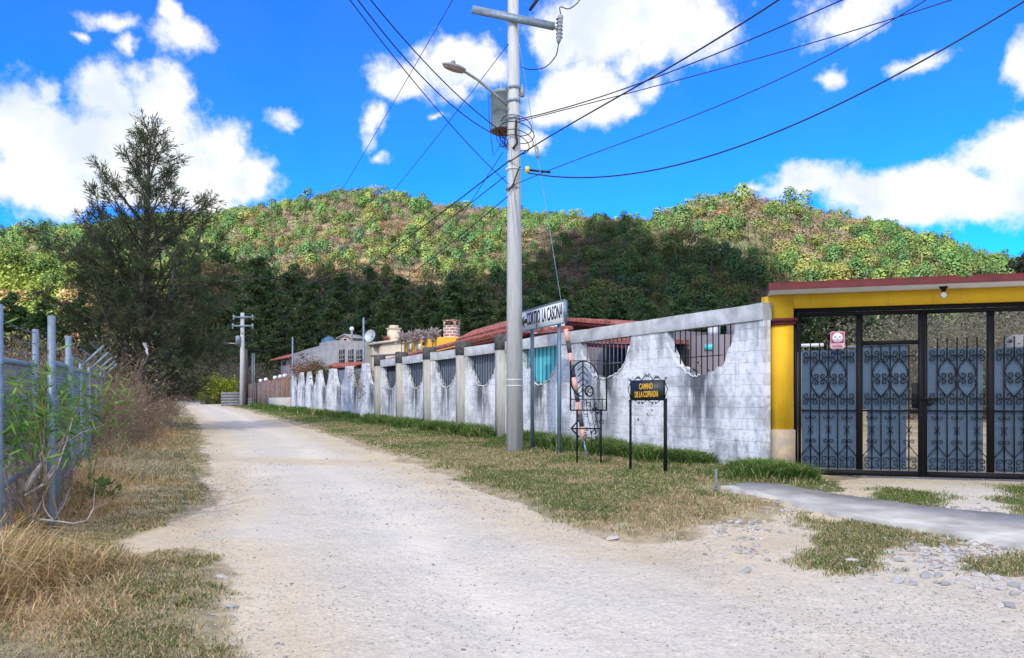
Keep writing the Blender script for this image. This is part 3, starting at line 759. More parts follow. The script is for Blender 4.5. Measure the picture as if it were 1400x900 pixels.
def grass():
    # long dry grass on the left bank
    def dl(x, y):
        l = sdist(P_VL, x, y); cl = fbm(x*1.7, y*1.7, 41)
        return np.clip(sstep(.0, .8, l+(cl-.5)*1.3), 0, 1)*(.45+.9*(cl > .42))*.75
    p = sample(dl, 120000, -1.0, -.02, 3.6, 40)
    x, y = p.T; l = sdist(P_VL, x, y); n = len(x); cl = fbm(x*1.7, y*1.7, 41)
    h = (.07+.34*sstep(.3, 2.2, l))*rng.uniform(.5, 1.35, n)*(.6+.9*sstep(.35, .65, cl)); h *= 1-.42*sstep(9, 4, y); h *= 1+1.9*sstep(1.5, .2, np.hypot((x+3.75)/1.0, (y-6.3)/1.2))*(rng.random(n) < .6)
    tint = pick(STRAW, n); gsel = rng.random(n) < .05+.22*sstep(1.0, .3, l); tint[gsel] = pick(GREEN, gsel.sum())*1.2
    ora = fbm(x*.35, y*.35, 44); tint = tint*(1+np.outer(sstep(.4, .65, ora)-.5, (.25, .05, -.2)))
    mb, t = blades(x, y, zg(x, y), h, .0048+.00045*y, rng.uniform(.4, 1.9, n), tint)
    tag(mb.build('dry_grass', M['grass'], attrs={'tint': t}), 'long straw-coloured dry grass on the left bank beside the chain-link fence', 'grass', kind='stuff')
    # short grass on the roadside edge, left
    def ds(x, y):
        l = sdist(P_VL, x, y); return sstep(-.08, .12, l+(fbm(x*2.5, y*2.5, 48)-.5)*.7)*sstep(1.1, .5, l)*(.25+.75*(fbm(x*3, y*3, 47) > .44))
    p = sample(ds, 52000, -1.0, .0, 3.8, 40); x, y = p.T; n = len(x)
    tint = pick(GREEN, n); s = rng.random(n) < .62; tint[s] = pick(STRAW, s.sum())*.95
    mb, t = blades(x, y, zg(x, y), rng.uniform(.02, .065, n), .004+.0004*y, rng.uniform(.3, 1.2, n), tint)
    tag(mb.build('roadside_grass', M['grass'], attrs={'tint': t}), 'short mixed green and straw grass along the left edge of the road', 'grass', kind='stuff')
    # verge on the right between road and wall
    def dv(x, y):
        r = sdist(P_VR, x, y); w = wl(x, y)
        return sstep(.0, .8, r+(fbm(x*1.5, y*1.5, 51)-.5)*.9)*(w > .1)*(.4+.7*(fbm(x*2, y*2, 52) > .45))
    p = sample(dv, 170000, -.42, .52, 7.4, 78); x, y = p.T; n = len(x); w = wl(x, y)
    tint = pick(STRAW, n)*.95; gs = rng.random(n) < np.clip(.38+.45*sstep(.45, .6, fbm(x*.8, y*.8, 53))-.2*sstep(20, 11, y)+.3*sstep(25, 40, y), 0, 1); tint[gs] = pick(GREEN, gs.sum())*1.15
    mb, t = blades(x, y, zg(x, y), rng.uniform(.025, .085, n)*(1+.8*sstep(2.4, .8, w)), .0045+.00042*y, rng.uniform(.3, 1.4, n), tint)
    tag(mb.build('verge_grass', M['grass'], attrs={'tint': t}), 'short trodden grass on the verge between the road and the white wall', 'grass', kind='stuff')
    # tall green grass at the foot of the wall
    def dw(x, y):
        w = wl(x, y); r = sdist(P_VR, x, y); c = fbm(x*1.1, y*1.1, 61)
        return (w > .03)*(r > .1)*sstep(.95, .15, w-(c-.5)*.8)*(.25+1.2*sstep(.38, .6, c))
    p = sample(dw, 80000, -.42, .4, 12.8, 62); x, y = p.T; n = len(x)
    c = fbm(x*1.1, y*1.1, 61)
    h = rng.uniform(.10, .42, n)*(.45+.95*sstep(.36, .62, c))*(1-.30*sstep(19, 14, y))
    tint = pick(GREEN, n)*1.1; s = rng.random(n) < .14; tint[s] = pick(STRAW, s.sum())
    mb, t = blades(x, y, zg(x, y), h, .007+.0004*y, rng.uniform(.3, 1.3, n), tint*np.array([1.0, 1.15, 1.0]))
    tag(mb.build('wall_grass', M['grass'], attrs={'tint': t}), 'tall lush green grass growing along the foot of the white wall', 'grass', kind='stuff')
    # patches in front of the gate
    def dp(x, y):
        pt = patch(x, y); return sstep(-.35, .45, pt+(fbm(x*2, y*2, 66)-.5)*1.0)
    p = sample(dp, 36000, .3, .95, 6.5, 14.5); x, y = p.T; n = len(x)
    tint = pick(GREEN, n)*1.15; s = rng.random(n) < np.where(y < 10.4, .55, .22); tint[s] = pick(STRAW, s.sum())*.9
    mb, t = blades(x, y, zg(x, y), rng.uniform(.02, .075, n), .0085+.0*y, rng.uniform(.3, 1.2, n), tint)
    tag(mb.build('forecourt_grass', M['grass'], attrs={'tint': t}), 'patches of low grass on the dirt forecourt before the gate', 'grass', kind='stuff')
grass()

# gravel and stones
ICO = None
def ico():
    global ICO
    if ICO is None:
        t = (1+5**.5)/2
        v = unit(np.array([(-1, t, 0), (1, t, 0), (-1, -t, 0), (1, -t, 0), (0, -1, t), (0, 1, t), (0, -1, -t), (0, 1, -t), (t, 0, -1), (t, 0, 1), (-t, 0, -1), (-t, 0, 1)]))
        f = np.array([(0, 11, 5), (0, 5, 1), (0, 1, 7), (0, 7, 10), (0, 10, 11), (1, 5, 9), (5, 11, 4), (11, 10, 2), (10, 7, 6), (7, 1, 8), (3, 9, 4), (3, 4, 2), (3, 2, 6), (3, 6, 8), (3, 8, 9), (4, 9, 5), (2, 4, 11), (6, 2, 10), (8, 6, 7), (9, 8, 1)])
        ICO = v, f
    return ICO
M['stone'] = leafmat('gravel_stone', 0., .9)
def stones():
    v, f = ico()
    def dr(x, y):
        r, l, pt, g = masks(x, y); m = np.maximum(r, l)
        return (m < .15)*(.10+.55*sstep(1.0, -.1, -m)*1+.9*(x > 1.5)*(y < 10.8)*(fbm(x*.9, y*.9, 71) > .5)+.3*(fbm(x*.6, y*.6, 72) > .56))
    p = sample(dr, 13000, -.45, .72, 3.9, 26); x, y = p.T; n = len(x)
    big = (x > 2.2)*(y < 10.9)*(y > 6.6)*(fbm(x*.9, y*.9, 71) > .48)
    s = rng.uniform(.003, .011, n)*np.clip(y/8, .8, 1.5)*np.where(big, rng.uniform(1.2, 3.0, n), 1)*np.where(rng.random(n) < .04, 1.8, 1)
    V = v[None]*rng.uniform(.7, 1.3, (n, 12, 1))*s[:, None, None]*np.array([1, 1, .55])*rng.uniform(.7, 1.35, (n, 1, 3))
    a = rng.uniform(0, 6.28, n); ca, sa = np.cos(a)[:, None], np.sin(a)[:, None]
    V = np.stack([V[..., 0]*ca-V[..., 1]*sa+x[:, None], V[..., 0]*sa+V[..., 1]*ca+y[:, None], V[..., 2]+(zg(x, y)+s*.2)[:, None]], -1)
    F_ = (np.arange(n)[:, None, None]*12+f[None]).reshape(-1, 3)
    tint = np.array([(.40, .39, .38), (.50, .48, .46), (.28, .27, .26), (.36, .31, .25)])[rng.integers(0, 4, n)]*rng.uniform(.75, 1.2, (n, 1))
    tag(MB().add(V.reshape(-1, 3), F_).build('gravel', M['stone'], attrs={'tint': np.repeat(tint, 12, 0)}), 'loose pale gravel strewn over the dirt road', 'gravel', kind='stuff')
    protos = []
    for k in range(6):
        q = v*rng.uniform(.65, 1.3, (12, 1))*np.array([1, .8, .5])
        c = [(.40, .385, .36), (.32, .31, .295), (.46, .435, .40)][k % 3]
        # subdivide once for a rougher stone
        tri = q[f]; m01 = (tri[:, 0]+tri[:, 1])/2; m12 = (tri[:, 1]+tri[:, 2])/2; m20 = (tri[:, 2]+tri[:, 0])/2
        T = np.concatenate([np.stack(z, 1) for z in ((tri[:, 0], m01, m20), (m01, tri[:, 1], m12), (m20, m12, tri[:, 2]), (m01, m12, m20))]).reshape(-1, 3)
        T = T*(1+.16*(np.sin(T[:, :1]*5.1+k)+np.sin(T[:, 1:2]*6.3)+np.sin(T[:, 2:]*7.7))*.5)
        protos.append(MB().add(T, np.arange(len(T)).reshape(-1, 3)).build('stone', M['stone'], attrs={'tint': np.repeat(np.array([c]), len(T), 0)}))
    P_ROCK = poly([(1160, 765), (1230, 745), (1290, 742), (1400, 800), (1400, 850), (1330, 812), (1240, 800), (1180, 790)])
    P_ROCK2 = poly([(930, 760), (1000, 715), (1090, 705), (1120, 730), (1090, 770), (1010, 790), (950, 785)])
    done = 0; i = 0
    while done < 130:
        if done < 88: x_, y_ = rng.uniform(3.0, 5.6), rng.uniform(5.0, 9.2); P = P_ROCK
        else: x_, y_ = rng.uniform(1.4, 4.2), rng.uniform(6.5, 10.4); P = P_ROCK2
        if sdist(P, np.array([x_]), np.array([y_]))[0] < 0: continue
        o = protos[done % 6] if done < 6 else protos[done % 6].copy()
        if done >= 6: COL.objects.link(o)
        sc = rng.uniform(.018, .055) if done < 88 else rng.uniform(.015, .038)
        o.location = (x_, y_, z1(x_, y_)+sc*.12); o.scale = (sc*1.25, sc, sc); o.rotation_euler = (rng.uniform(-.3, .3), rng.uniform(-.3, .3), rng.uniform(0, 6.28))
        if done < 88: tag(o, 'pale grey stone in the rubble at the right edge of the road', 'stone', 'rubble stones below the pavement')
        else: tag(o, 'small pale stone on the gravel between the verge and the pavement', 'stone', 'small stones near the pavement end')
        done += 1
    for px, py, s in [(836, 739, .07), (1018, 784, .05), (305, 790, .05), (318, 828, .055), (1166, 770, .09), (160, 700, .035), (945, 688, .03)]:
        g = gp(px, py); o = protos[(px) % 6].copy(); COL.objects.link(o); o.location = (g[0], g[1], z1(*g)+s*.2); o.scale = (s*1.2, s*.8, s*.7); o.rotation_euler.z = px
        tag(o, 'lone pale stone lying at the edge of the roadside grass', 'stone', 'lone stones at the grass edge')
stones()

def pavement():
    top = [(985, 669), (1030, 664.5), (1065, 666), (1130, 678), (1200, 688.5), (1290, 700), (1400, 711), (1520, 722)]
    bot = [(1520, 790), (1400, 753), (1330, 740), (1260, 728), (1200, 719), (1140, 707), (1095, 697), (1060, 685), (1020, 677)]
    P = poly(top+bot); out = []
    for i in range(len(P)):
        a, b = P[i], P[(i+1) % len(P)]
        for t in np.linspace(0, 1, 7)[:-1]: out.append(a+(b-a)*t+rng.normal(0, .028, 2))
    out = np.array(out); z = slope(out[:, 1])+.045+.05*sstep(12.5, 9, out[:, 1])*0
    o = MB().prism(out, z-.16, z+.012).build('pavement', M['concrete_flag']); o['kind'] = 'structure'
pavement()

# ------------------------------------------------------------------ the long wall
ZTOP, ZBEAM = 3.37, 3.06
def wall():
    zt = lambda L: ZTOP+.012*L*0
    # one-piece wall with the concrete beam (bays) --------------------------------
    root = thing('block_wall', 'long whitewashed block wall with rounded barred openings under a concrete beam', 'wall', (WP[0], WP[1], 0), WROT)
    T = .17
    def curtain(L0, L1, Hf, name, mat, dz=0):
        Ls = np.unique(np.concatenate([np.arange(L0, L1, .045), [L1]])); n = len(Ls)
        H = Hf(Ls); wy = WP[1]+WD[1]*Ls; zb = slope(wy)-.25
        mb = MB(); rows = 14
        t = np.linspace(0, 1, rows)[:, None]
        Z = zb+(H-zb)*t
        jit = np.zeros_like(Z)
        Vf = np.stack([np.repeat(Ls[None], rows, 0), jit, Z], -1); Vb = Vf.copy(); Vb[..., 1] = -T
        mb.grid(Vf[:, ::-1]); mb.grid(Vb)
        top = np.stack([Vf[-1], Vb[-1]], 0); mb.grid(top[:, ::-1])
        for e in (0, -1):
            mb.grid(np.stack([Vf[:, e], Vb[:, e]], 0))
        return mb.build(name, mat, root)
    def H1(L):
        H = np.full(L.shape, ZBEAM)
        for k, c in enumerate(OPEN_S):
            a = (.95 if k < 3 else 1.0)*KS*.985; u = np.clip(np.abs(L-c*KS)/a, 0, 1)
            D = (.97, .93, 1.02, 1.0, 1.0, 1.0, 1.0)[k]
            j = (fbm(L*9, L*0+k, 80+k)-.5)*.09*sstep(1.0, .93, u)
            if k == 0:
                u = np.where(L < c*KS, np.clip((c*KS-L)/a*1.0+.1, 0, 1), u)      # broken ragged side
                j = j*1.8*np.where(L < c*KS-.5, 1.6, 1)
            hh = ZBEAM-.0-D*(1-u**2.1)**(.52 if k < 3 else .62)+j*(u < .99)
            H = np.where(u < 1, np.minimum(H, hh), H)
        return H
    curtain(-.02, 20.33*KS-.15, H1, 'block_face', M['block'])
    def H2(L):
        H = ZTOP-.05+(fbm(L*2, L*0, 90)-.5)*.1
        for k, c in enumerate(GAP_S):
            a = (1.0, 1.1, 1.25, 1.2, 1.05, .92, .92)[k]*KS*.80; u = np.clip(np.abs(L-c*KS)/a, 0, 1)
            H = np.where(u < 1, H-1.13*(1-u**1.5)**.70+(fbm(L*8, L*0+k, 95)-.5)*.05, H)
        return H
    curtain(20.33*KS+.15, 37.5*KS, H2, 'scalloped_face', M['block'])
    # beam
    bm = MB(); Ls = np.linspace(-.02, 20.33*KS-.15, 60)
    for y in (0,):
        zb = np.full(len(Ls), ZBEAM+.003); z2 = ZTOP+(fbm(Ls*1.2, Ls*0, 77)-.5)*.035
        A = np.stack([np.column_stack([Ls, np.full(60, .03), zb]), np.column_stack([Ls, np.full(60, .03), z2]), np.column_stack([Ls, np.full(60, -T-.03), z2]), np.column_stack([Ls, np.full(60, -T-.03), zb]), np.column_stack([Ls, np.full(60, .03), zb])], 0)
        bm.grid(A); bm.add([A[k, 0] for k in range(4)], [[0, 1, 2, 3]]); bm.add([A[k, -1] for k in range(4)], [[3, 2, 1, 0]])
    bm.build('beam', M['beam'], root)
    # broken concrete rims round the openings
    for k, c in enumerate(OPEN_S):
        a = (.95 if k < 3 else 1.0)*KS*.985
        L = np.linspace(c*KS-a*.97, c*KS+a*.97, 60); h = H1(L); q = (L > c*KS) if k == 0 else (L > -9)
        P = np.column_stack([L, np.full(60, .012), h-.01])[q]
        MB().tube(P+rng.normal(0, .008, P.shape), rng.uniform(.010, .022, len(P)), 5).build('rim', M['palewhite'], root)
    # pillars
    for k, s in enumerate([9.38, 12.09, 14.89, 17.70, 20.33]):
        L = s*KS; zb = float(slope(WP[1]+WD[1]*L))-.25
        p = MB().box(L-.15, L+.15, -T-.04, .20, zb, 3.12).build('pillar', M['pillar'], root)
        MB().box(L-.165, L+.165, -T-.05, .215, 3.12, 3.58).build('pillar_head', M['pillar_top'], p)
    # bars
    for k, c in enumerate(OPEN_S):
        a = (.95 if k < 3 else 1.0)*KS*.93; mb = MB(); n = (12, 12, 9, 11, 11, 11, 11)[k]
        for i in range(n):
            L = c*KS-a+2*a*(i+.5)/n; h = float(H1(np.array([L]))[0])
            if h < ZBEAM-.12: mb.bar((L, -.09, h-.06), (L, -.09, ZBEAM+.02), .016)
        if k < 2: mb.bar((c*KS-a*.55, -.075, 2.48), (c*KS+a*.55, -.075, 2.48), .016)
        mb.build('window_bars', M['black'] if k != 1 else M['meshwire'], root)
        if k >= 2:                                        # corrugated sheet behind the bars
            x = np.linspace(c*KS-a*1.06, c*KS+a*1.06, 121); y = -T-.05+.018*np.sign(np.sin(x*2*math.pi/.16))
            zz = 3.04 if k not in (2,) else 3.055
            if k == 6: zz = 2.86
            MB().grid(np.stack([np.column_stack([x, y, np.full(121, 1.9)]), np.column_stack([x, y, np.full(121, zz)])], 0)).build('metal_sheet', M['turq'] if k == 2 else M['bluegrey_sheet'], root)
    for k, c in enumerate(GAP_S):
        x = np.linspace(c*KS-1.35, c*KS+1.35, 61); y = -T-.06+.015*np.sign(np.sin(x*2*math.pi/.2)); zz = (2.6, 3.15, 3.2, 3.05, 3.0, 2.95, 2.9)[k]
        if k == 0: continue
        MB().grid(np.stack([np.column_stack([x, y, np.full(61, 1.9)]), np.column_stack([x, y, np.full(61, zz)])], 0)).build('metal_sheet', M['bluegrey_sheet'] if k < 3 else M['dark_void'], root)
    # brick pillar fence beyond
    fr = thing('brick_pillar_fence', 'fence of slim brick-red pillars with dark infill at the far end of the wall', 'fence', (WP[0], WP[1], 0), WROT)
    S = [38.3, 39.6, 41.1, 42.9, 44.6, 46.4, 48.6, 50.6, 52.6, 54.4]
    for i, s in enumerate(S):
        L = s*KS; zb = float(slope(WP[1]+WD[1]*L))-.3
        p = MB().box(L-.19, L+.19, -.2, .16, zb, 3.18-.012*(L-43)).build('pillar', M['brickpost'], fr)
        if i in (1, 2, 3, 5, 6):
            a = np.linspace(-.5*math.pi, .5*math.pi, 9); prof = np.column_stack([.17*np.cos(a)+.001, .15*np.sin(a)+.13])
            MB().lathe(prof, (L, -.02, 3.18-.012*(L-43)), 12).build('globe', M['whiteball'], p, smooth=True)
    L0, L1 = 37.55*KS, 54.4*KS; zb = float(slope(WP[1]+WD[1]*L0))
    MB().box(L0, 44.2*KS, -.14, .20, zb-.3, zb+.95).build('plinth', M['pillar'], fr)
    MB().box(L0, L1, -.10, -.04, zb, 3.0).build('infill', M['bluegrey_sheet'], fr)
    g = onb(318, 66)
    bf = thing('board_fence', 'low weathered grey board fence beside the far utility pole', 'fence', (g[0], g[1], g[2]))
    for i in range(5): MB().box(-1.0, 1.1, 0, .04, .04+.24*i, .245+.24*i).build('board', M['greywood'], bf)
    for x in (-.9, 1.0): MB().box(x-.05, x+.05, .045, .13, -.2, 1.3).build('post', M['greywood'], bf)
    for i in range(3): MB().box(1.3, 3.0, .02, .06, .04+.24*i, .245+.24*i).build('board', M['greywood'], bf)
wall()

# ------------------------------------------------------------------ gateway
def spiral(cx, cz, r, a0, turns, hand=1, n=16):
    t = np.linspace(0, 1, n); a = a0+hand*turns*2*math.pi*t; rr = r*(1-.78*t)
    return np.column_stack([cx+rr*np.cos(a), cz+rr*np.sin(a)])
def gateway():
    root = thing('gateway', 'yellow-painted gateway with red-edged concrete slab roof and stone-faced pillar', 'gateway', (GP[0], GP[1], 0), GROT)
    G0 = Vector((GP[0], GP[1], 0)); Rm = Matrix.Rotation(-GROT, 4, 'Z')
    def loc(x, y): v = Rm@(Vector((x, y, 0))-G0); return np.array([v.x, v.y])
    wd = np.array((Rm@Vector((WD[0], WD[1], 0)))[:2]); gx = np.array([1., 0])
    c0 = np.array([-.30, -.02])                        # near corner of the pillar in gate coordinates
    def quad(o, w1, w2, e=0.):
        a = c0+(-gx*0)+np.array([0, 0]); p = [a, a+gx*w1, a+gx*w1+wd*w2, a+wd*w2]
        m = np.mean(p, 0); return [q+unit(q-m)*e for q in p]
    zb = float(slope(GP[1]))-.2
    MB().prism(quad(0, .30, .36, .035), zb, 1.06).build('stone_base', M['stone_base'], root)
    MB().prism(quad(0, .30, .36), 1.06, 3.52).build('pillar', M['yellow'], root)
    MB().prism(quad(0, .30, .36, .05), 2.97, 3.03).prism(quad(0, .30, .36, .085), 3.03, 3.09).build('capital', M['redtrim'], root)
    W = 4.30
    MB().box(W, W+.32, -.02, .34, zb, 3.52).build('pillar', M['yellow'], root)
    MB().box(W-.03, W+.35, -.05, .37, zb, 1.06).build('stone_base', M['stone_base'], root)
    MB().box(-.005, W+.003, -.015, .30, 3.27, 3.518).build('lintel', M['yellow'], root)
    MB().box(-.44, W+.7, -.58, .75, 3.523, 3.60).build('roof_slab', M['slab_under'], root)
    fb = MB(); xs = np.linspace(-.45, W+.71, 40); zt = 3.665+(fbm(xs*3, xs*0, 5)-.5)*.02; zt[22] -= .05
    A = np.stack([np.column_stack([xs, np.full(40, -.60), np.full(40, 3.535)]), np.column_stack([xs, np.full(40, -.60), zt]), np.column_stack([xs, np.full(40, .76), zt]), np.column_stack([xs, np.full(40, .76), np.full(40, 3.535)])], 0)
    fb.grid(A); fb.add([A[k, 0] for k in range(4)], [[0, 1, 2, 3]]); fb.add([A[k, -1] for k in range(4)], [[3, 2, 1, 0]])
    fb.build('fascia', M['redtrim'], root)
    for i in range(9):
        x = -.34+.045*i+rng.normal(0, .01); MB().bar((x, .2+rng.normal(0, .1), 3.60), (x+rng.normal(0, .01),   .2, 3.93+rng.uniform(-.08, .05)), .008).build('rebar', M['rust'], root)
    fr = MB()
    fr.box(.01, .075, .02, .08, .30, 3.262); fr.box(W-.075, W-.01, .02, .08, .30, 3.262); fr.box(.076, W-.076, .02, .08, 3.19, 3.262)
    fr.build('door_frame', M['black'], root)
    lp = thing('bulb_lamp', 'bare bulb on a black holder under the gateway slab', 'lamp', (*(G0+Matrix.Rotation(GROT, 4, 'Z')@Vector((2.37, -.34, 0)))[:2], 3.521))
    MB().lathe([(.001, -.002), (.07, -.002), (.06, -.03), (.035, -.045), (.033, -.09), (.001, -.09)], n=14).build('holder', M['black'], lp)
    a = np.linspace(.5*math.pi, -.5*math.pi, 9); MB().lathe(np.column_stack([.048*np.cos(a)+.001, .055*np.sin(a)-.14]), n=14).build('bulb', M['bulb'], lp, smooth=True)

    labels = ['left black wrought-iron gate leaf with blue-grey sheets and a torn gap beside the middle post', 'right black wrought-iron gate leaf with blue-grey sheets, bolted at the middle post']
    zlo, zmid, ztop = .36, 1.41, 2.57
    for leaf in range(2):
        x0 = .085+leaf*2.068; x1 = x0+2.055
        o = G0+Matrix.Rotation(GROT, 4, 'Z')@Vector((x0, .05, 0))
        g = thing('gate_leaf', labels[leaf], 'gate', (o.x, o.y, 0), GROT, 'wrought-iron gate leaves'); w = x1-x0
        fm = MB(); fm.box(0, .05, -.03, .03, .25, 3.18); fm.box(w-.075, w, -.03, .03, .25, 3.18); fm.box(.051, w-.076, -.03, .03, 3.11, 3.18)
        fm.box(.051, w-.076, -.03, .03, .25, .345); fm.box(w/2-.052, w/2+.052, -.035, .035, .356, 3.109)
        if leaf == 0: fm.box(w/2+.053, w-.076, -.028, .028, 2.58, 2.65)
        fm.build('frame', M['black'], g)
        for p in range(2):
            a = .055 if p == 0 else w/2+.055; b = w/2-.055 if p == 0 else w-.08; pw = b-a
            bars = sc = MB(); y = -.02; cx = [a+pw*(i+1)/6 for i in range(5)]
            T = lambda P, r=.0075: sc.tube(np.column_stack([P[:, 0], np.full(len(P), y), P[:, 1]]), r*1.3, 5)
            bars.box(a, b, y-.012, y+.012, zmid-.014, zmid+.014)
            for i, x in enumerate(cx):
                tip = 2.68 if not (leaf == 0 and p == 1) else 2.57
                if i % 2 == 0: bars.bar((x, y, zlo), (x, y, tip), .019)
                else:
                    bars.bar((x, y, 2.33), (x, y, tip), .019); bars.bar((x, y, zlo), (x, y, 1.66), .019)
                    for sg in (-1, 1):           # onion above, heart below, both ending in a scroll
                        q = np.array([(0, 2.33), (.035, 2.28), (.105, 2.20), (.140, 2.10), (.120, 2.02), (.075, 1.985)])
                        q2 = spiral(.060, 2.035, .05, -.5*math.pi, .85, -1)
                        T(np.concatenate([q, q2])*np.array([sg, 1])+np.array([x, 0]))
                        q = np.array([(0, 1.66), (.06, 1.73), (.12, 1.81), (.142, 1.89), (.115, 1.95), (.07, 1.965)])
                        q2 = spiral(.060, 1.915, .05, .5*math.pi, .85, 1)
                        T(np.concatenate([q, q2])*np.array([sg, 1])+np.array([x, 0]))
                if i % 2 == 0:
                    for sg in (-1, 1):
                        for zc, up in ((2.37, 1), (1.62, 1)):
                            for k in (-1, 1):
                                q = np.array([(.0, zc+.0), (.02, zc+.015*k)]); q2 = spiral(.07, zc+.06*k, .055, -.5*math.pi*k, .95, k)
                                T(np.concatenate([q, q2])*np.array([sg, 1])+np.array([x, 0]), .0065)
                        q2 = spiral(.055, .86, .042, math.pi, 1.0, -1); T(np.concatenate([[(0., .80)], q2])*np.array([sg, 1])+np.array([x, 0]), .0055)
                        q2 = spiral(.06, 1.30, .045, math.pi, .8, 1); T(q2*np.array([sg, 1])+np.array([x, 0]), .0055)
                        T(np.array([(0, .80), (.075, .70), (.155, .60)])*np.array([sg, 1])+np.array([x, 0]), .006)
                        q2 = spiral(.075, .53, .062, .9*math.pi, .95, -1); T(q2*np.array([sg, 1])+np.array([x, 0]), .006)
                        q2 = spiral(.075, .44, .062, 1.1*math.pi, .95, 1); T(q2*np.array([sg, 1])+np.array([x, 0]), .006)
                        T(np.array([(0, 1.07), (.03, 1.11), (.045, 1.14)])*np.array([sg, 1])+np.array([x, 0]), .005); T(np.array([(0, 1.07), (.03, 1.03), (.045, 1.0)])*np.array([sg, 1])+np.array([x, 0]), .005)
                    for zc in (1.31, 1.07, .80): bars.box(x-.016, x+.016, y-.016, y+.016, zc-.025, zc+.025)
            bars.build('grille', M['black'], g)
            sa, sb, top = a+.01, b-.0, 2.50
            if leaf == 0 and p == 1: sb = b-.16; sa = a-.005; top = 2.575
            if leaf == 1: sb = b-.05
            X = np.linspace(sa, sb, 12); Zs = np.concatenate([np.linspace(.37, zmid-.02, 9), np.linspace(zmid-.01, top, 10)])
            if leaf == 0 and p == 1: sh = np.where(Zs < zmid, .085, 0.)
            else: sh = np.zeros(len(Zs))
            XX = np.array([np.linspace(sa+h, sb-(.02 if h else 0), 12) for h in sh]); ZZ = np.repeat(Zs[:, None], 12, 1)
            YY = .028+.012*(fbm(XX*2.5, ZZ*2.5, 60+p+2*leaf)-.5)
            MB().grid(np.stack([XX, YY, ZZ], -1)).build('sheet_panel', M['sheet'], g, smooth=True)
        if leaf == 1:
            MB().box(-.06, .20, -.075, -.035, 1.60, 1.635).box(.04, .11, -.07, -.036, 1.50, 1.599).build('bolt', M['black'], g)
        else:
            MB().box(w-.20, w-.06, .0, .03, 1.36, 1.44).box(w-.17, w-.06, .031, .05, 1.45, 1.9).build('lock_box', M['dark_void'], g)
    # plate hung on the left leaf
    o = G0+Matrix.Rotation(GROT, 4, 'Z')@Vector((.74, -.01, 0))
    s = thing('warning_plate', 'small crimson and white plate with a round emblem wired to the gate', 'sign', (o.x, o.y, 2.67), GROT)
    a = np.linspace(0, 2*math.pi, 25)[:-1]
    def rr(w, h, r, cz=0):
        P = []
        for sx, sz, a0 in ((1, 1, 0), (-1, 1, 90), (-1, -1, 180), (1, -1, 270)):
            for t in np.linspace(0, 90, 5): P.append((sx*(w/2-r)+r*math.cos(R(a0+t)), cz+sz*(h/2-r)+r*math.sin(R(a0+t))))
        return np.array(P)
    def plate(P, y0, y1, name, mat, par):
        P = np.asarray(P); n = len(P); V = np.concatenate([np.column_stack([P[:, 0], np.full(n, y0), P[:, 1]]), np.column_stack([P[:, 0], np.full(n, y1), P[:, 1]])]); k = np.arange(n)
        return MB().add(V, k[None], (n+k)[None, ::-1], np.stack([k, n+k, n+(k+1) % n, (k+1) % n], -1)).build(name, mat, par)
    plate(rr(.235, .31, .03), -.036, -.030, 'plate', M['palepink'], s)
    plate(rr(.215, .20, .02, .045), -.039, -.0361, 'field', M['pinksign'], s)
    plate(np.column_stack([.088*np.cos(a), .088*np.sin(a)+.045]), -.042, -.0391, 'emblem', M['signwhite'], s)
    for cx, cz, rx, rz in ((-.035, .06, .022, .014), (.035, .06, .022, .014), (0, .022, .011, .014), (0, -.012, .026, .007)):
        plate(np.column_stack([cx+rx*np.cos(a), cz+rz*np.sin(a)]), -.044, -.0421, 'emblem_mark', M['housegrey'], s)
    for i in range(7): plate([(-.085+.025*i, -.125), (-.07+.025*i, -.125), (-.07+.025*i, -.08), (-.085+.025*i, -.08)], -.038, -.0361, 'print_bar', M['pinksign'], s)
gateway()
def side_wall():
    o = MB().box(4.66, 13, .05, .22, 0, 2.6).build('side_wall', M['block'], loc=(GP[0], GP[1], -.1), rotz=GROT)
    tag(o, 'plain whitewashed block wall running on to the right of the gateway', 'wall')
side_wall()
def stub():
    g = gp(979, 672); s = MB(); s.tube([(0, 0, -.1), (0, 0, .34)], .022, 8); s.lathe([(.001, .03), (.06, .03), (.06, .045), (.001, .045)], n=10)
    tag(s.build('stub_post', M['greywood'], loc=(g[0], g[1], z1(*g))), 'short grey stub post at the left end of the pavement', 'post')
stub()

# ------------------------------------------------------------------ signs
def text_mesh(txt, size, mat, parent, loc, rot, ext=.004, sx=1., name='lettering', sp=1.):
    cu = bpy.data.curves.new(name, 'FONT'); cu.body = txt; cu.size = size; cu.extrude = ext; cu.align_x = 'CENTER'; cu.align_y = 'CENTER'; cu.space_character = sp; cu.offset = .016*size
    o = bpy.data.objects.new(name, cu); COL.objects.link(o)
    me = bpy.data.meshes.new_from_object(o.evaluated_get(bpy.context.evaluated_depsgraph_get())); bpy.data.objects.remove(o)
    m = bpy.data.objects.new(name, me); COL.objects.link(m); me.materials.clear(); me.materials.append(mat)
    m.parent = parent; m.location = loc; m.rotation_euler = rot; m.scale = (sx, 1, 1); return m

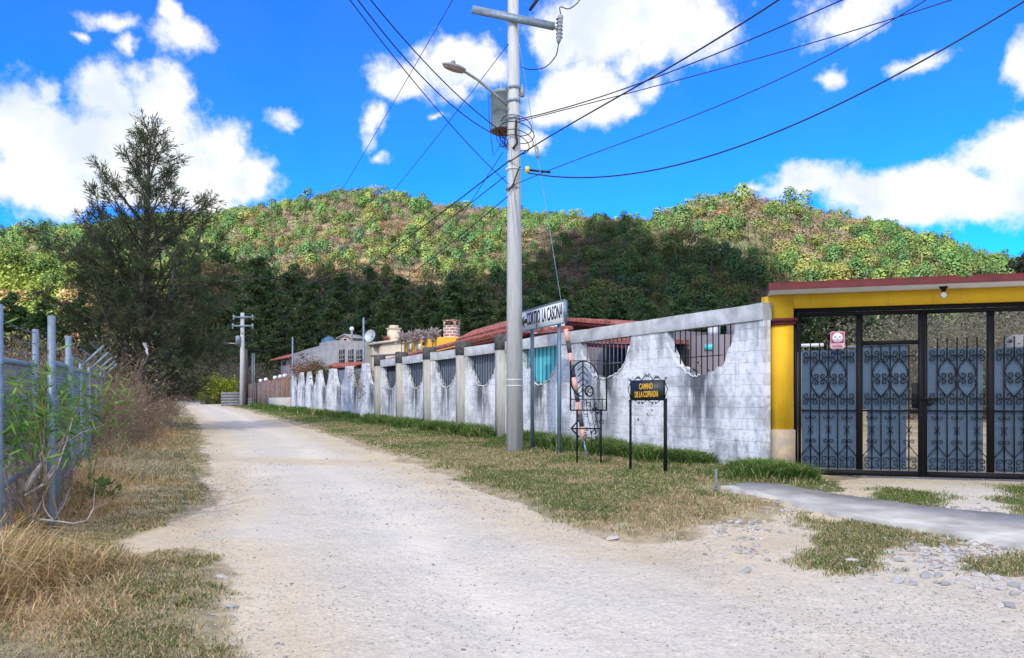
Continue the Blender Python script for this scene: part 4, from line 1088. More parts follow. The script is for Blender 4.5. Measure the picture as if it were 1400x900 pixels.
def street_sign():
    a = at(712, 428, 20.0); b = at(772, 409, 17.55)
    d = b-a; L = math.hypot(d[0], d[1]); rz = math.atan2(d[1], d[0]); zc = (at(712, 441.5, 20.0)[2]+at(772, 424.8, 17.55)[2])/2
    mid = (a+b)/2
    s = thing('street_sign', 'white rectangular road sign reading CORTIJO LA CASONA with a black left arrow, on two posts', 'sign', (mid[0], mid[1], z1(mid[0], mid[1])), rz)
    z0 = zc-z1(mid[0], mid[1]); h = .515
    MB().box(-L/2, L/2, -.012, .012, z0-h/2, z0+h/2).build('panel', M['signwhite'], s)
    fm = MB()
    for z_ in (z0-h/2-.012, z0+h/2-.013): fm.box(-L/2-.02, L/2+.02, -.03, .03, z_, z_+.025)
    fm.box(-L/2-.02, -L/2+.001, -.03, .03, z0-h/2+.0131, z0+h/2-.0131); fm.box(L/2-.001, L/2+.045, -.03, .05, z0-h/2+.0131, z0+h/2-.0131)
    fm.build('border', M['signpost'], s)
    for x in (-L/2+L*.235, L/2-L*.16): MB().box(x-.05, x+.05, .031, .09, -.3, z0-h/2+.15).build('post', M['signpost'], s)
    k = L*.5
    arrow = MB(); P = np.array([(-.0, 0), (.17*L*.55, .17), (.13*L*.55, .055), (.27*L*.55, .055), (.27*L*.55, -.055), (.13*L*.55, -.055), (.17*L*.55, -.17)]); n = 7
    V = np.concatenate([np.column_stack([P[:, 0], np.full(n, -.016), P[:, 1]]), np.column_stack([P[:, 0], np.full(n, -.0125), P[:, 1]])]); kk = np.arange(n)
    arrow.add(V, kk[None, ::-1], (n+kk)[None], np.stack([kk, (kk+1) % n, n+(kk+1) % n, n+kk], -1))
    o = arrow.build('arrow', M['letter'], s); o.location = (-L/2+.04, 0, z0-.01)
    t = text_mesh('CORTIJO  LA CASONA', .45, M['letter'], s, (.20, -.0165, z0+.01), (R(90), 0, 0), .003)
    w = t.dimensions.x; t.scale = (L*.80/w, 1.0, 1); t.location.x = -L/2+.56+L*.40-.03*L
    t.location.x = -L/2+L*.165+L*.40
street_sign()

def iron_sign():
    Y = 15.6; c = onb(805, Y)
    s = thing('iron_arrow_stand', 'black wrought-iron stand with leaf arch, basket and arrow pointing left', 'sign', c, R(-6))
    k = Y/F; X = lambda px: (px-805)*k; Z = lambda py: CH+(HY-py)*k-c[2]
    fr = MB()
    fr.bar((X(780), 0, Z(561)), (X(780), 0, Z(493)), .03); fr.bar((X(829), 0, Z(561)), (X(829), 0, Z(493)), .03)
    fr.bar((X(780), 0, Z(493)), (X(829), 0, Z(493)), .008); fr.bar((X(780), 0, Z(546)), (X(829), 0, Z(546)), .018); fr.bar((X(780), 0, Z(561)), (X(829), 0, Z(561)), .026)
    for px in np.linspace(785, 824, 8): fr.bar((X(px), 0, Z(561)), (X(px), 0, Z(546)), .01)
    fr.build('frame', M['black'], s)
    for px in (789, 821.5): MB().bar((X(px), 0, -.25), (X(px), 0, Z(561.9)), .036).build('post', M['black'], s)
    ar = MB(); ar.bar((X(781), -.03, Z(586)), (X(822), -.03, Z(586)), .026); ar.bar((X(781), -.03, Z(586)), (X(792), -.03, Z(574)), .03); ar.bar((X(781), -.03, Z(586)), (X(792), -.03, Z(598)), .03)
    ar.build('arrow', M['black'], s)
    lf = MB(); T = lambda P, r=.009: lf.tube(np.array([(X(p[0]), -.012, Z(p[1])) for p in P]), r*1.35, 5)
    a = np.linspace(-.42*math.pi, -1.45*math.pi, 26); T([(798+17.5*math.cos(t), 518+24.5*math.sin(t)) for t in a], .012)
    a = np.linspace(-.5*math.pi, -.02*math.pi, 10); T([(798+20*math.cos(t), 519+25*math.sin(t)) for t in a], .009)
    T([(797, 494), (797, 546)], .010)
    for y0 in (500, 508, 517, 525, 533): T([(790, y0+7), (797, y0), (804, y0+7)], .008)
    a = np.linspace(0, 2*math.pi, 19); T([(805.5+5.4*math.cos(t), 535+7*math.sin(t)) for t in a], .011)
    T([(801, 540), (805, 533), (810, 530)], .007); T([(800.5, 533), (806, 537), (810.5, 536)], .006)
    lf.build('leaf_arch', M['black'], s)
    sc = MB()
    for k2 in range(34):
        cx, cz = rng.uniform(796, 823), rng.uniform(549, 612); q = spiral(cx, cz, rng.uniform(2.5, 5), rng.uniform(0, 6), rng.uniform(.5, 1.), rng.choice([-1, 1]), 10)
        sc.tube(np.array([(X(p[0]), rng.uniform(-.02, .05), Z(p[1])) for p in q]), .0075, 4)
    for px in (806, 812, 817): sc.tube(np.array([(X(px+3*math.sin(t*5)), .02, Z(620-62*t)) for t in np.linspace(0, 1, 9)]), .006, 4)
    sc.build('scrollwork', M['black'], s)
iron_sign()

def camino_sign():
    a = at(862, 0, 14.3); b = at(909, 0, 13.75); g = onb(909.5, 13.75)
    L = math.hypot(b[0]-a[0], b[1]-a[1]); rz = math.atan2(b[1]-a[1], b[0]-a[0])
    m = (a+b)/2; zg0 = z1(m[0], m[1])
    s = thing('lane_sign', 'dark board lettered CAMINO DE LA COFRADIA in yellow, in a scrolled iron frame', 'sign', (m[0], m[1], zg0), rz)
    k = 14.0/F; Z = lambda py: CH+(HY-py)*k-zg0
    z0, z1_ = Z(547), Z(520.5)
    MB().box(-L/2+.02, L/2-.02, -.012, .012, z0, z1_).build('board', M['signdark'], s)
    fm = MB(); fm.bar((-L/2, 0, z0), (L/2, 0, z0), .02); fm.bar((-L/2, 0, z1_), (L/2, 0, z1_), .02); fm.bar((-L/2+.01, 0, z0), (-L/2+.01, 0, z1_), .02); fm.bar((L/2-.01, 0, z0), (L/2-.01, 0, z1_), .02)
    fm.build('frame', M['black'], s)
    MB().bar((-L/2, .0, -.25), (-L/2, .0, z0-.011), .034).build('leg', M['black'], s); MB().bar((L/2+.01, .0, -.3), (L/2+.01, .0, z0+.03), .046).build('leg', M['black'], s)
    sc = MB(); T = lambda P, r=.0075: sc.tube(np.column_stack([np.asarray(P)[:, 0], np.zeros(len(P)), np.asarray(P)[:, 1]]), r, 5)
    def peak(cx, w, zb, sg, hh):
        for q in (-1, 1):
            T([(cx+q*w, zb), (cx+q*w*.18, zb+sg*hh)]); T(spiral(cx+q*.025, zb+sg*hh*.62, .022, math.pi/2*sg, .9, q))
    peak(0, .13, z1_, 1, .135); peak(-.21, .085, z1_, 1, .085); peak(.21, .085, z1_, 1, .085)
    peak(-.15, .14, z0, -1, .075); peak(.15, .14, z0, -1, .075)
    for q in (-1, 1):
        T([(q*(L/2), z1_-.03), (q*(L/2+.055), (z0+z1_)/2+.02), (q*(L/2+.035), (z0+z1_)/2-.04), (q*L/2, z0+.03)])
        T(spiral(q*(L/2+.02), z1_+.03, .03, 0, 1., q)); T(spiral(q*(L/2+.02), z0-.025, .026, 0, 1., -q))
    sc.build('scrollwork', M['black'], s)
    t = text_mesh('CAMINO', .145, M['ochre_letter'], s, (-.02, -.0165, z0+.245), (R(90), R(-1.5), 0), .003); t.scale = (.30/t.dimensions.x, 1, 1)
    t = text_mesh('DE LA COFRADIA', .15, M['ochre_letter'], s, (-.01, -.0165, z0+.10), (R(90), R(-1.5), 0), .003); t.scale = (.52/t.dimensions.x, 1, 1)
camino_sign()

# ------------------------------------------------------------------ poles and wires
PX, PY = .07, 18.7
PZ = z1(PX, PY)
def main_pole():
    s = thing('utility_pole', 'tall octagonal grey concrete utility pole at the roadside in front of the wall', 'pole', (PX, PY, PZ))
    H = 13.2; k = PY/F
    Z = lambda py: CH+(HY-py)*k-PZ; X = lambda px: (px-704)*k
    m = MB(); a = np.arange(8)/8*2*math.pi+math.pi/8
    m.tube([(0, 0, -.5), (-.02, 0, H*.5), (-.05, 0, H)], [.215, .165, .115], 8); m.build('shaft', M['concrete_pole'], s)
    # crossarm
    z = Z(30); arm = MB(); p0 = np.array([X(646), -.10, Z(16)]); p1 = np.array([X(757), -.28, Z(44)])
    arm.bar(p0, p1, .08, .17); arm.build('crossarm', M['galv'], s)
    fz = MB()
    fz.tube([(X(763), -.25, Z(66)), (X(763), -.25, Z(62)), (X(763.5), -.25, Z(60)), (X(764), -.25, Z(50)), (X(765), -.25, Z(36)), (X(765.5), -.25, Z(30)), (X(766), -.25, Z(27))], [.03, .055, .065, .06, .065, .07, .03], 10)
    for py in range(34, 62, 5): fz.lathe([(.05, 0), (.088, .01), (.05, .03)], (X(764), -.25, Z(py)), 10)
    fz.bar((X(757), -.26, Z(45)), (X(763), -.25, Z(46)), .06); fz.build('cutout_fuse', M['porcelain'], s)
    MB().tube(smooth([(X(763), -.25, Z(66)), (X(759), -.2, Z(82)), (X(745), -.12, Z(95)), (X(725), -.12, Z(98)), (X(712), -.14, Z(95))]), .013, 5).build('jumper', M['rubber'], s)
    MB().tube(smooth([(X(766), -.25, Z(27)), (X(765), -.25, Z(17)), (X(777), -.2, Z(18)), (X(790), -.1, Z(6)), (X(796), 0, Z(-8))]), .013, 5).build('jumper', M['rubber'], s)
    MB().tube([(X(724), -.2, Z(20)), (X(738), -.2, Z(-1))], [.035, .06], 7).build('insulator', M['rubber'], s)
    # transformer behind the pole on the left
    tr = MB(); tr.lathe([(.001, 0), (.29, 0), (.31, .03), (.31, .86), (.33, .87), (.33, .93), (.25, .99), (.001, 1.0)], (X(688), .28, Z(175)), 20)
    tx = tr.build('transformer', M['transformer'], s, smooth=True)
    MB().lathe([(.001, -.012), (.30, -.012), (.315, .02)], (X(688), .28, Z(175)), 20).build('rusty_base', M['rust'], tx)
    bs = MB(); bs.lathe([(.03, 0), (.05, .02), (.03, .05), (.05, .07), (.03, .1), (.02, .2)], (X(685), .2, Z(122)), 8); bs.build('bushing', M['porcelain'], tx)
    for py in (123, 141, 165, 260): MB().lathe([(.175, 0), (.185, .01), (.185, .05), (.175, .06)], (X(701.5), 0, Z(py)), 12).build('clamp_band', M['galv'], s)
    ar = MB(); ar.lathe([(.03, 0), (.055, .01), (.055, .20), (.03, .22), (.02, .3)], (X(714), -.05, Z(134)), 8); ar.build('arrester', M['porcelain'], s)
    # lamp
    lm = MB(); lm.tube([(X(694), -.17, Z(148)), (X(680), -.28, Z(138)), (X(655), -.48, Z(121)), (X(640), -.6, Z(114)), (X(632), -.66, Z(112))], .033, 8)
    arm = lm.build('lamp_arm', M['lampbody'], s, smooth=True)
    t = np.linspace(0, 1, 9); hd = MB(); hd.tube(np.column_stack([X(638)-(.52*t), -.62-.22*t, Z(112)+.08*t]), .13*np.sin(np.clip(t*.93+.07, 0, 1)*math.pi)**.55+.02, 10)
    v = hd.v[-1]; zc = np.repeat((Z(112)+.08*t)[:, None], 10, 1).ravel(); v[:90, 2] = zc+(v[:90, 2]-zc)*.45
    h = hd.build('lamp_head', M['lampbody'], arm, smooth=True)
    ln = MB(); ln.tube(np.column_stack([X(636)-.44*t, -.64-.19*t, Z(112)+.07*t-.055]), .10*np.sin(np.clip(t*.9+.05, 0, 1)*math.pi)**.55+.01, 10)
    v = ln.v[-1]; zc = np.repeat((Z(112)+.07*t-.055)[:, None], 10, 1).ravel(); v[:90, 2] = zc+(v[:90, 2]-zc)*.22
    ln.build('lamp_lens', M['lens'], arm, smooth=True)
    MB().lathe([(.001, 0), (.05, 0), (.055, .07), (.03, .1), (.001, .1)], (X(623), -.74, Z(107)), 10).build('photocell', M['transformer'], arm)
    # loose loops of cable
    for i, (py, rr) in enumerate(((172, 22), (182, 25), (192, 24), (199, 18))):
        t = np.linspace(-.8, 1.25, 26)*math.pi; k2 = rng.uniform(-1, 1)
        MB().tube(np.column_stack([X(702)+rr*k*.95*np.cos(t)*1.0+.08, rr*k*.7*np.sin(t), Z(py)-.17*np.sin(t+.5)+.03*k2]), .011, 5).build('cable_loop', M['rubber'], s)
    for i in range(5):
        x = 678+i*4; MB().tube([(X(x), .15, Z(176)), (X(x+1), .1, Z(188)), (X(x+3+rng.uniform(-3, 3)), 0, Z(200)), (X(694), -.15, Z(207-3*i))], .010, 5).build('lead_wire', M['rubber'], s)
    MB().tube([(X(669), -.3, Z(137)), (X(669), -.25, Z(165)), (X(672), -.22, Z(195)), (X(675), -.2, Z(217)), (X(683), -.2, Z(205)), (X(690), -.2, Z(195))], .009, 5).build('lead_wire', M['rubber'], s)
    MB().tube([(X(711), -.17, Z(231)), (X(707), -.2, Z(240)), (X(702), -.22, Z(255)), (X(695), -.2, Z(265))], .018, 6).build('lead_wire', M['rubber'], s)
    MB().tube([(X(706), -.18, Z(168)), (X(705), -.2, Z(185)), (X(707), -.2, Z(200)), (X(701), -.19, Z(207))], .03, 6).build('splice', M['rubber'], s)
    for py in (233, 520, 528): MB().lathe([(.185+.00*py, 0), (.19, .005), (.19, .035), (.185, .04)] if py < 300 else [(.207, 0), (.21, .003), (.21, .02), (.207, .023)], (X(701.5 if py < 300 else 704), 0, Z(py)), 8).build('tape_band', M['palewhite'], s)
main_pole()

def far_pole():
    Y = 66.; b = onb(331, Y); k = Y/F
    s = thing('far_utility_pole', 'small distant concrete utility pole with two crossarms and a street lamp at the bend', 'pole', b)
    X = lambda px: (px-331)*k; Z = lambda py: CH+(HY-py)*k-b[2]
    MB().tube([(0, 0, -.3), (X(331.5), 0, Z(428))], [.22, .16], 8).build('shaft', M['concrete_pole'], s)
    for py, x0, x1 in ((434, 320, 347), (446, 319, 347)):
        m = MB().bar((X(x0), -.2, Z(py)), (X(x1), -.2, Z(py)), .13)
        arm = m.build('crossarm', M['galv'], s)
        for x in (x0+.6, x1-.6): MB().tube([(X(x), -.2, Z(py+4)), (X(x), -.2, Z(py-3))], .07, 6).build('insulator', M['porcelain'], arm)
    MB().lathe([(.001, 0), (.2, 0), (.2, .7), (.001, .75)], (X(327), -.3, Z(471)), 10).build('transformer', M['transformer'], s)
    MB().tube([(0, -.1, Z(474)), (X(322), -.3, Z(470)), (X(312), -.4, Z(470))], .06, 6).build('lamp_arm', M['lampbody'], s)
    MB().tube([(X(313), -.4, Z(470)), (X(310), -.42, Z(469.5)), (X(307), -.44, Z(469.5))], [.08, .16, .05], 8).build('lamp_head', M['signwhite'], s)
    p2 = onb(336.3, Y+1.5); tag(MB().tube([(0, 0, -.3), (0, 0, 4.9)], [.2, .16], 8).build('wooden_post', M['bark'], loc=p2), 'brown wooden post standing right behind the distant utility pole', 'post')
    for px, lb in ((345, 'left of two thin grey posts behind the brick-red pillar fence'), (347.6, 'right of two thin grey posts behind the brick-red pillar fence')):
        q = onb(px, 64); tag(MB().tube([(0, 0, -.3), (0, 0, 4.4)], .045, 6).build('thin_post', M['signpost'], loc=q), lb, 'post')
far_pole()

FPX, FPY = (331-CX)/F*66., 66.
PREV = (-15., -19.); RIGHT = (24., 2.6)
def cable(label, pts, A, B, r=.012, name='cable', mat='rubber', n=50):
    A = np.array(A, float); B = np.array(B, float); d = B-A
    P = []
    for px, py in pts:
        q = (px-CX)/F                              # crossing of the sight line with the plan line A-B
        den = d[0]-q*d[1]; t = (q*A[1]-A[0])/den
        p = A+d*t; P.append((p[0], p[1], CH+(HY-py)/F*p[1], t))
    P = np.array(P); t = P[:, 3]; deg = min(2 if len(P) < 6 else 3, len(P)-1)
    co = np.polyfit(t, P[:, 2], deg); tt = np.linspace(t[0], t[-1], n)
    Q = np.column_stack([A[0]+d[0]*tt, A[1]+d[1]*tt, np.polyval(co, tt)])
    return tag(MB().tube(Q, r, 5).build(name, M[mat], smooth=True), label, 'cable')
P0 = (PX-.12, PY-.15)
# to the far pole
cable('thin cable passing left of the lamp and dropping steeply to the distant pole', [(648, -50), (620, 0), (532, 147), (445, 300), (400, 365), (322, 432)], (PX-.9, PY), (FPX-.6, FPY), .010)
cable('thin cable from the pole shaft above the transformer down to the distant pole', [(695, 56), (620, 158), (512, 300), (430, 375), (346, 432)], P0, (FPX+.8, FPY), .010)
cable('steep service wire from below the transformer down to the cream house', [(688, 203), (650, 273), (582, 373), (545, 440)], P0, ((545-CX)/F*42, 42.), .010)
cable('upper of the three heavy cables running from mid-pole to the distant pole', [(697, 221), (640, 262), (590, 300), (510, 360), (420, 416), (333, 462)], P0, (FPX, FPY-.2), .017)
cable('middle of the three heavy cables running from mid-pole to the distant pole', [(690, 240), (640, 281), (528, 366), (430, 428), (333, 468)], P0, (FPX+.1, FPY-.2), .013)
cable('lowest of the three heavy cables running from mid-pole to the distant pole', [(694, 263), (640, 315), (582, 366), (470, 436), (333, 474)], P0, (FPX+.2, FPY-.2), .013)
# back overhead to the left
cable('leftmost cable from the top edge, crossing to the lower pole clamp', [(440, -55), (475, 0), (560, 103), (640, 197), (695, 252)], PREV, P0, .010)
cable('black cable from the top edge sagging to the leads under the transformer', [(455, -50), (487, 0), (580, 108), (650, 168), (690, 190)], PREV, P0, .012)
cable('black cable just above its twin, from the top edge to the transformer leads', [(470, -48), (505, 0), (590, 95), (655, 155), (693, 185)], PREV, P0, .012)
# right
RB = (RIGHT[0], RIGHT[1])
cable('steep straight cable rising from the pole across the big cloud', [(697, 221), (760, 182), (880, 112), (990, 48), (1065, 0), (1130, -45)], P0, (16., -4.), .016)
cable('upper of two twin cables rising from the transformer to the upper right', [(708, 163), (800, 142), (890, 105), (1010, 62), (1160, -2), (1230, -36)], P0, (22., -1.), .013)
cable('lower of two twin cables rising from the transformer to the upper right', [(708, 166), (800, 146), (890, 117), (1020, 84), (1160, 45), (1310, -2), (1400, -34)], P0, RB, .011)
cable('thin cable rising from the lower clamp through the middle of the blue sky', [(700, 255), (745, 234), (880, 186), (1000, 137), (1110, 87), (1265, 0), (1330, -40)], P0, (20., 0.), .010)
cable('thick black cable sagging from a yellow insulator to the upper right corner', [(722, 236), (745, 241.5), (815, 242), (900, 231), (1000, 205), (1120, 155), (1230, 100), (1320, 50), (1400, 3), (1480, -48)], P0, RB, .017)
def insulators():
    k = PY/F
    p = np.array([PX+.30, PY-.25, CH+(HY-236.5)*k])
    s = thing('strain_insulator', 'yellow strain insulator clamped to the pole beside the thick sagging cable', 'insulator', p)
    MB().tube([(-.05, 0, 0), (-.04, 0, 0), (.04, -.01, -.005), (.05, -.01, -.005)], [.04, .09, .09, .04], 8).build('body', M['yellowins'], s)
    MB().tube([(-.20, 0, .03), (-.05, 0, 0)], .012, 5).build('hook', M['galv'], s)
    MB().tube([(.05, -.01, -.01), (.55, -.10, -.09)], .028, 6).build('sleeve', M['rubber'], s)
insulators()

def guy():
    top = np.array([PX+.03, PY-.15, CH+(HY-37)/F*PY]); Yg = 16.9; g = onb(802.5, Yg)
    d = top-g
    s = thing('guy_wire', 'thin steel guy wire from the pole top to the ground behind the road sign', 'cable', g)
    MB().tube([(0, 0, -.1), d*.5, d], .0075, 5).build('strand', M['galv'], s)
    i = d*.685; MB().tube([i-unit(d)*.16, i-unit(d)*.12, i, i+unit(d)*.12, i+unit(d)*.16], [.02, .05, .04, .05, .02], 8).build('insulator', M['porcelain'], s)
    gr = thing('guy_guard', 'leaning tube guard striped in salmon and charcoal round the foot of the guy wire', 'guard', g)
    u = unit(d); L = 2.95; nseg = 9
    for j in range(nseg):
        a0, a1 = .42+(L-.42)*j/nseg, .42+(L-.42)*(j+1)/nseg
        MB().tube([u*a0, u*a1], .052, 10, True).build('band', M['pink'] if j % 2 == 0 or j == 0 else M['darkband'], gr)
    MB().tube([u*.02, u*.2, u*.419], [.03, .022, .03], 6).build('anchor_eye', M['galv'], gr)
guy()

# ------------------------------------------------------------------ chain-link fence
FA = np.array([-4.98, 8.3]); FD = unit(np.array([-.49, 1.0]))
def chainlink(root, L, z0f, h, pitch=.075):
    mb = MB(); n = int((L+h)/pitch)
    r = .0021
    for sg in (1, -1):
        for i in range(-int(h/pitch), int(L/pitch)):
            a = i*pitch; t0 = max(0, -a); t1 = min(h, L-a)
            if t1 <= t0: continue
            x0, x1 = a+t0, a+t1
            if sg < 0: x0, x1 = L-x0, L-x1
            mb.bar((x0, 0, z0f(x0)+.05+t0), (x1, 0, z0f(x1)+.05+t1), r*2, r*2)
    return mb.build('wire_mesh', M['meshwire'], root)
def fence():
    rot = math.atan2(FD[1], FD[0])
    L = 15.5; zb = float(zg(FA[0:1], FA[1:2])[0])
    root = thing('chain_link_fence', 'galvanised chain-link fence with angled barbed-wire arms along the left roadside', 'fence', (FA[0], FA[1], 0), rot)
    zf = lambda x: float(slope(FA[1]+FD[1]*x))+.08
    chainlink(root, L, zf, 1.78)
    for i, x in enumerate([0, 2.35, 4.9, 7.5, 10.2, 12.9, 15.5]):
        z = zf(x); h = 2.30 if i == 0 else (2.22 if i == 1 else 1.92)
        p = MB().tube([(x, 0, z-.4), (x+(.04 if i == 0 else 0), 0, z+h)], .038 if i < 2 else .03, 10).build('post', M['galv'], root)
        if i == 1: MB().tube([(x+.12, .0, z-.4), (x+.12, .0, z+1.95)], .05, 10).build('brace_post', M['galv'], p)
        if i >= 2:
            MB().bar((x, 0, z+1.86), (x-.05, -.34, z+2.22), .045, .03).build('barb_arm', M['galv'], p)
    for zo in (.10, 1.80):
        MB().tube([(x, 0, zf(x)+zo) for x in np.linspace(0, L, 8)], .026, 8).build('rail', M['galv'], root)
    for k in range(3):
        mb = MB(); P = np.array([(x, -.1*k-.04, zf(x)+1.96+.11*k-.04*math.sin(math.pi*((x % 2.6)/2.6))) for x in np.linspace(2.5, L, 40)]); mb.tube(P, .004, 4)
        for x in np.arange(2.6, L, .16):
            c = np.array([x, -.1*k-.04, zf(x)+1.95+.11*k]); mb.bar(c-(.012, .012, .015), c+(.012, .012, .015), .004)
        mb.build('barbed_wire', M['meshwire'], root)
    # the open gate leaf folded back behind it
    a = np.array([-5.05, 7.55]); b = np.array([-6.05, 9.75]); d = unit(b-a); L2 = np.linalg.norm(b-a)
    g = thing('chain_link_gate', 'second chain-link panel with two tall posts and barbed wire at the left edge', 'gate', (a[0], a[1], 0), math.atan2(d[1], d[0]))
    zf2 = lambda x: float(slope(a[1]+d[1]*x))+.12
    chainlink(g, L2, zf2, 1.72)
    for x, h in ((0, 2.3), (L2, 2.22)): MB().tube([(x, 0, zf2(x)-.5), (x, 0, zf2(x)+h)], .042 if x == 0 else .038, 10).build('post', M['galv'], g)
    for zo in (.5, 1.76): MB().tube([(0, 0, zf2(0)+zo), (L2, 0, zf2(L2)+zo)], .03, 8).build('rail', M['galv'], g)
    for k in range(3): MB().tube([(x, 0, zf2(x)+1.9+.14*k-.03*math.sin(math.pi*x/L2)) for x in np.linspace(0, L2, 9)], .005, 4).build('barbed_wire', M['meshwire'], g)
fence()

def willow_plant():
    b = np.array([-5.35, 8.6]); zb = z1(*b)
    root = thing('leafy_climber', 'bright green long-leaved shrub drooping over the top of the chain-link fence', 'plant', (b[0], b[1], zb))
    st = MB(); C = []; D = []; S = []
    for k in range(50):
        t = rng.uniform(0, 1); x0 = np.array([.55-1.45*t, -1.0+2.9*t, 0])+rng.normal(0, .16, 3)*np.array([1, 1, 0])
        P, r = limb(x0+np.array([0, 0, .1]), (rng.normal(0, .2), rng.normal(0, .2), 1), rng.uniform(1.35, 1.75), .011, 9, .22, .02); st.tube(P, r, 4, False)
        for m in range(44):
            j = rng.integers(6, 10); p = P[j]+rng.normal(0, .15, 3); d = unit(np.array([rng.normal(0, .6), rng.normal(0, .6), rng.uniform(-1.1, .5)]))
            C.append(p); D.append(d); S.append(rng.uniform(.10, .23))
    st.build('stems', M['twig'], root); C = np.array(C); D = np.array(D); S = np.array(S); n = len(C)
    cols = np.array([(.11, .22, .04), (.15, .27, .05), (.08, .17, .035), (.22, .30, .07), (.34, .28, .03)]); i = rng.choice(5, n, p=[.3, .28, .25, .13, .04])
    MB().quads(leaf_quads(C, D, rdirs(n, .3), S, S*.135)).build('leaves', M['leaf'], root, attrs={'tint': rep4(cols[i]*rng.uniform(.8, 1.25, (n, 1)))})
    # bare bleached branches leaning on the fence
    def branch(pts, r, label):
        P = np.array([at(*p) for p in pts]); o = thing('dead_branch', label, 'branch', P[0], group='bleached branches against the fence'); P = P-P[0]
        m = MB(); m.tube(P, np.linspace(r, r*.35, len(P)), 6); m.build('limb', M['deadwood'], o, smooth=True); t = MB()
        for k in range(4):
            j = rng.integers(1, len(P)); Q, r2 = limb(P[j], rng.normal(0, 1, 3)+np.array([.3, 0, .6]), rng.uniform(.25, .6), .008, 5, .35, .05); t.tube(Q, r2, 4)
        t.build('twigs', M['deadwood'], o, smooth=True)
    branch([(34, 672, 7.9), (46, 650, 7.95), (56, 635, 8.0), (70, 615, 8.05)], .035, 'thick bleached branch leaning up across the fence mesh')
    branch([(34, 678, 7.85), (60, 662, 7.9), (78, 640, 8.0), (92, 600, 8.1), (100, 570, 8.2)], .016, 'thin curved bleached branch rising in front of the corner post')
    branch([(50, 710, 7.9), (75, 712, 7.8), (100, 716, 7.8), (118, 712, 7.9), (124, 702, 8.0)], .012, 'thin bare branch lying low across the foot of the fence')
willow_plant()
def green_weeds():
    for px, py, s, nm in ((125, 690, .5, 'green leafy weed at the foot of the fence beside the dirt bay'), (146, 688, .42, 'green leafy weed nearer the road than its neighbour by the fence'), (138, 545+60, .5, 'green weed growing at the far fence posts'), (985, 640, .5, 'tall green weed against the wall under the broken opening'), (800, 705, .16, 'small dark green weed on the bank at the road edge'), (828, 716, .12, 'tiny green weed at the road edge below the bank'), (960, 684, .16, 'small blue-green weed on the trodden verge')):
        g = gp(px, py); o = thing('weed_plant', nm, 'weed', (g[0], g[1], z1(*g)))
        n = 90; d = unit(np.column_stack([rng.normal(0, .8, n), rng.normal(0, .8, n), rng.uniform(.3, 1.4, n)])); c = d*rng.uniform(0, .75, n)[:, None]*s*np.array([.6, .6, 1])
        L = rng.uniform(.15, .38, n)*s; cols = GREEN[rng.integers(0, 4, n)]*1.3
        MB().quads(leaf_quads(c, unit(d+rdirs(n)*.6), rdirs(n, .4), L, L*.3)).build('leaves', M['leaf'], o, attrs={'tint': rep4(cols)})
        m = MB()
        for k in range(8): m.tube([(0, 0, -.02), d[k]*s*.4, d[k]*s*.75], .004, 3)
        m.build('stems', M['twig'], o)
green_weeds()

# ------------------------------------------------------------------ houses behind the wall
class Facade:
    """a straight front between two plan points; px/py pick places on that front"""
    def __init__(s, root, pa, Ya, pb, Yb):
        s.A = np.array([(pa-CX)/F*Ya, Ya]); s.B = np.array([(pb-CX)/F*Yb, Yb]); d = s.B-s.A
        s.L = np.linalg.norm(d); s.d = d/s.L; s.root = root; root.location = (s.A[0], s.A[1], 0); root.rotation_euler.z = math.atan2(d[1], d[0])
    def x(s, px):
        q = (px-CX)/F; d = s.d; return (q*s.A[1]-s.A[0])/(d[0]-q*d[1])
    def p(s, px, py):
        x = s.x(px); Y = s.A[1]+s.d[1]*x; return x, CH+(HY-py)/F*Y
    def block(s, name, mat, tops, depth, zb=.0, y0=0.):
        P = [s.p(*t) for t in tops]; P = [(P[0][0], zb)]+P+[(P[-1][0], zb)]; n = len(P); P = np.array(P)
        V = np.concatenate([np.column_stack([P[:, 0], np.full(n, y0), P[:, 1]]), np.column_stack([P[:, 0], np.full(n, y0+depth), P[:, 1]])]); k = np.arange(n)
        return MB().add(V, k[None], (n+k)[None, ::-1], np.stack([k, n+k, n+(k+1) % n, (k+1) % n], -1)).build(name, mat, s.root)
    def rect(s, name, mat, px0, px1, py0, py1, y0, y1, par=None):
        a = s.p(px0, py1); b = s.p(px1, py0); return MB().box(a[0], b[0], y0, y1, a[1], b[1]).build(name, mat, par or s.root)
def tile_roof(name, parent, e0, e1, U, pitch=.22, thick=.05, mat='tiles'):
    e0, e1, U = np.array(e0, float), np.array(e1, float), np.array(U, float); L = np.linalg.norm(e1-e0); n = int(L/pitch)*6+1
    s = np.linspace(0, 1, n); nr = unit(np.cross(e1-e0, U)); nr = nr if nr[2] > 0 else -nr
    w = np.abs(np.sin(s*L/pitch*math.pi))*.075
    rows = np.linspace(0, 1, 9); G = e0+(e1-e0)*s[None, :, None]+U*rows[:, None, None]+nr*(w[None, :, None]-.012*(rows[:, None, None]*9 % 2))
    m = MB().grid(G); B = G.copy(); B = e0+(e1-e0)*s[None, :, None]+U*rows[:, None, None]-nr*thick
    m.grid(B[:, ::-1]); m.grid(np.stack([B[0], G[0]])); m.grid(np.stack([G[-1], B[-1]])); m.grid(np.stack([G[:, 0], B[:, 0]])); m.grid(np.stack([B[:, -1], G[:, -1]]))
    return m.build(name, M[mat], parent)
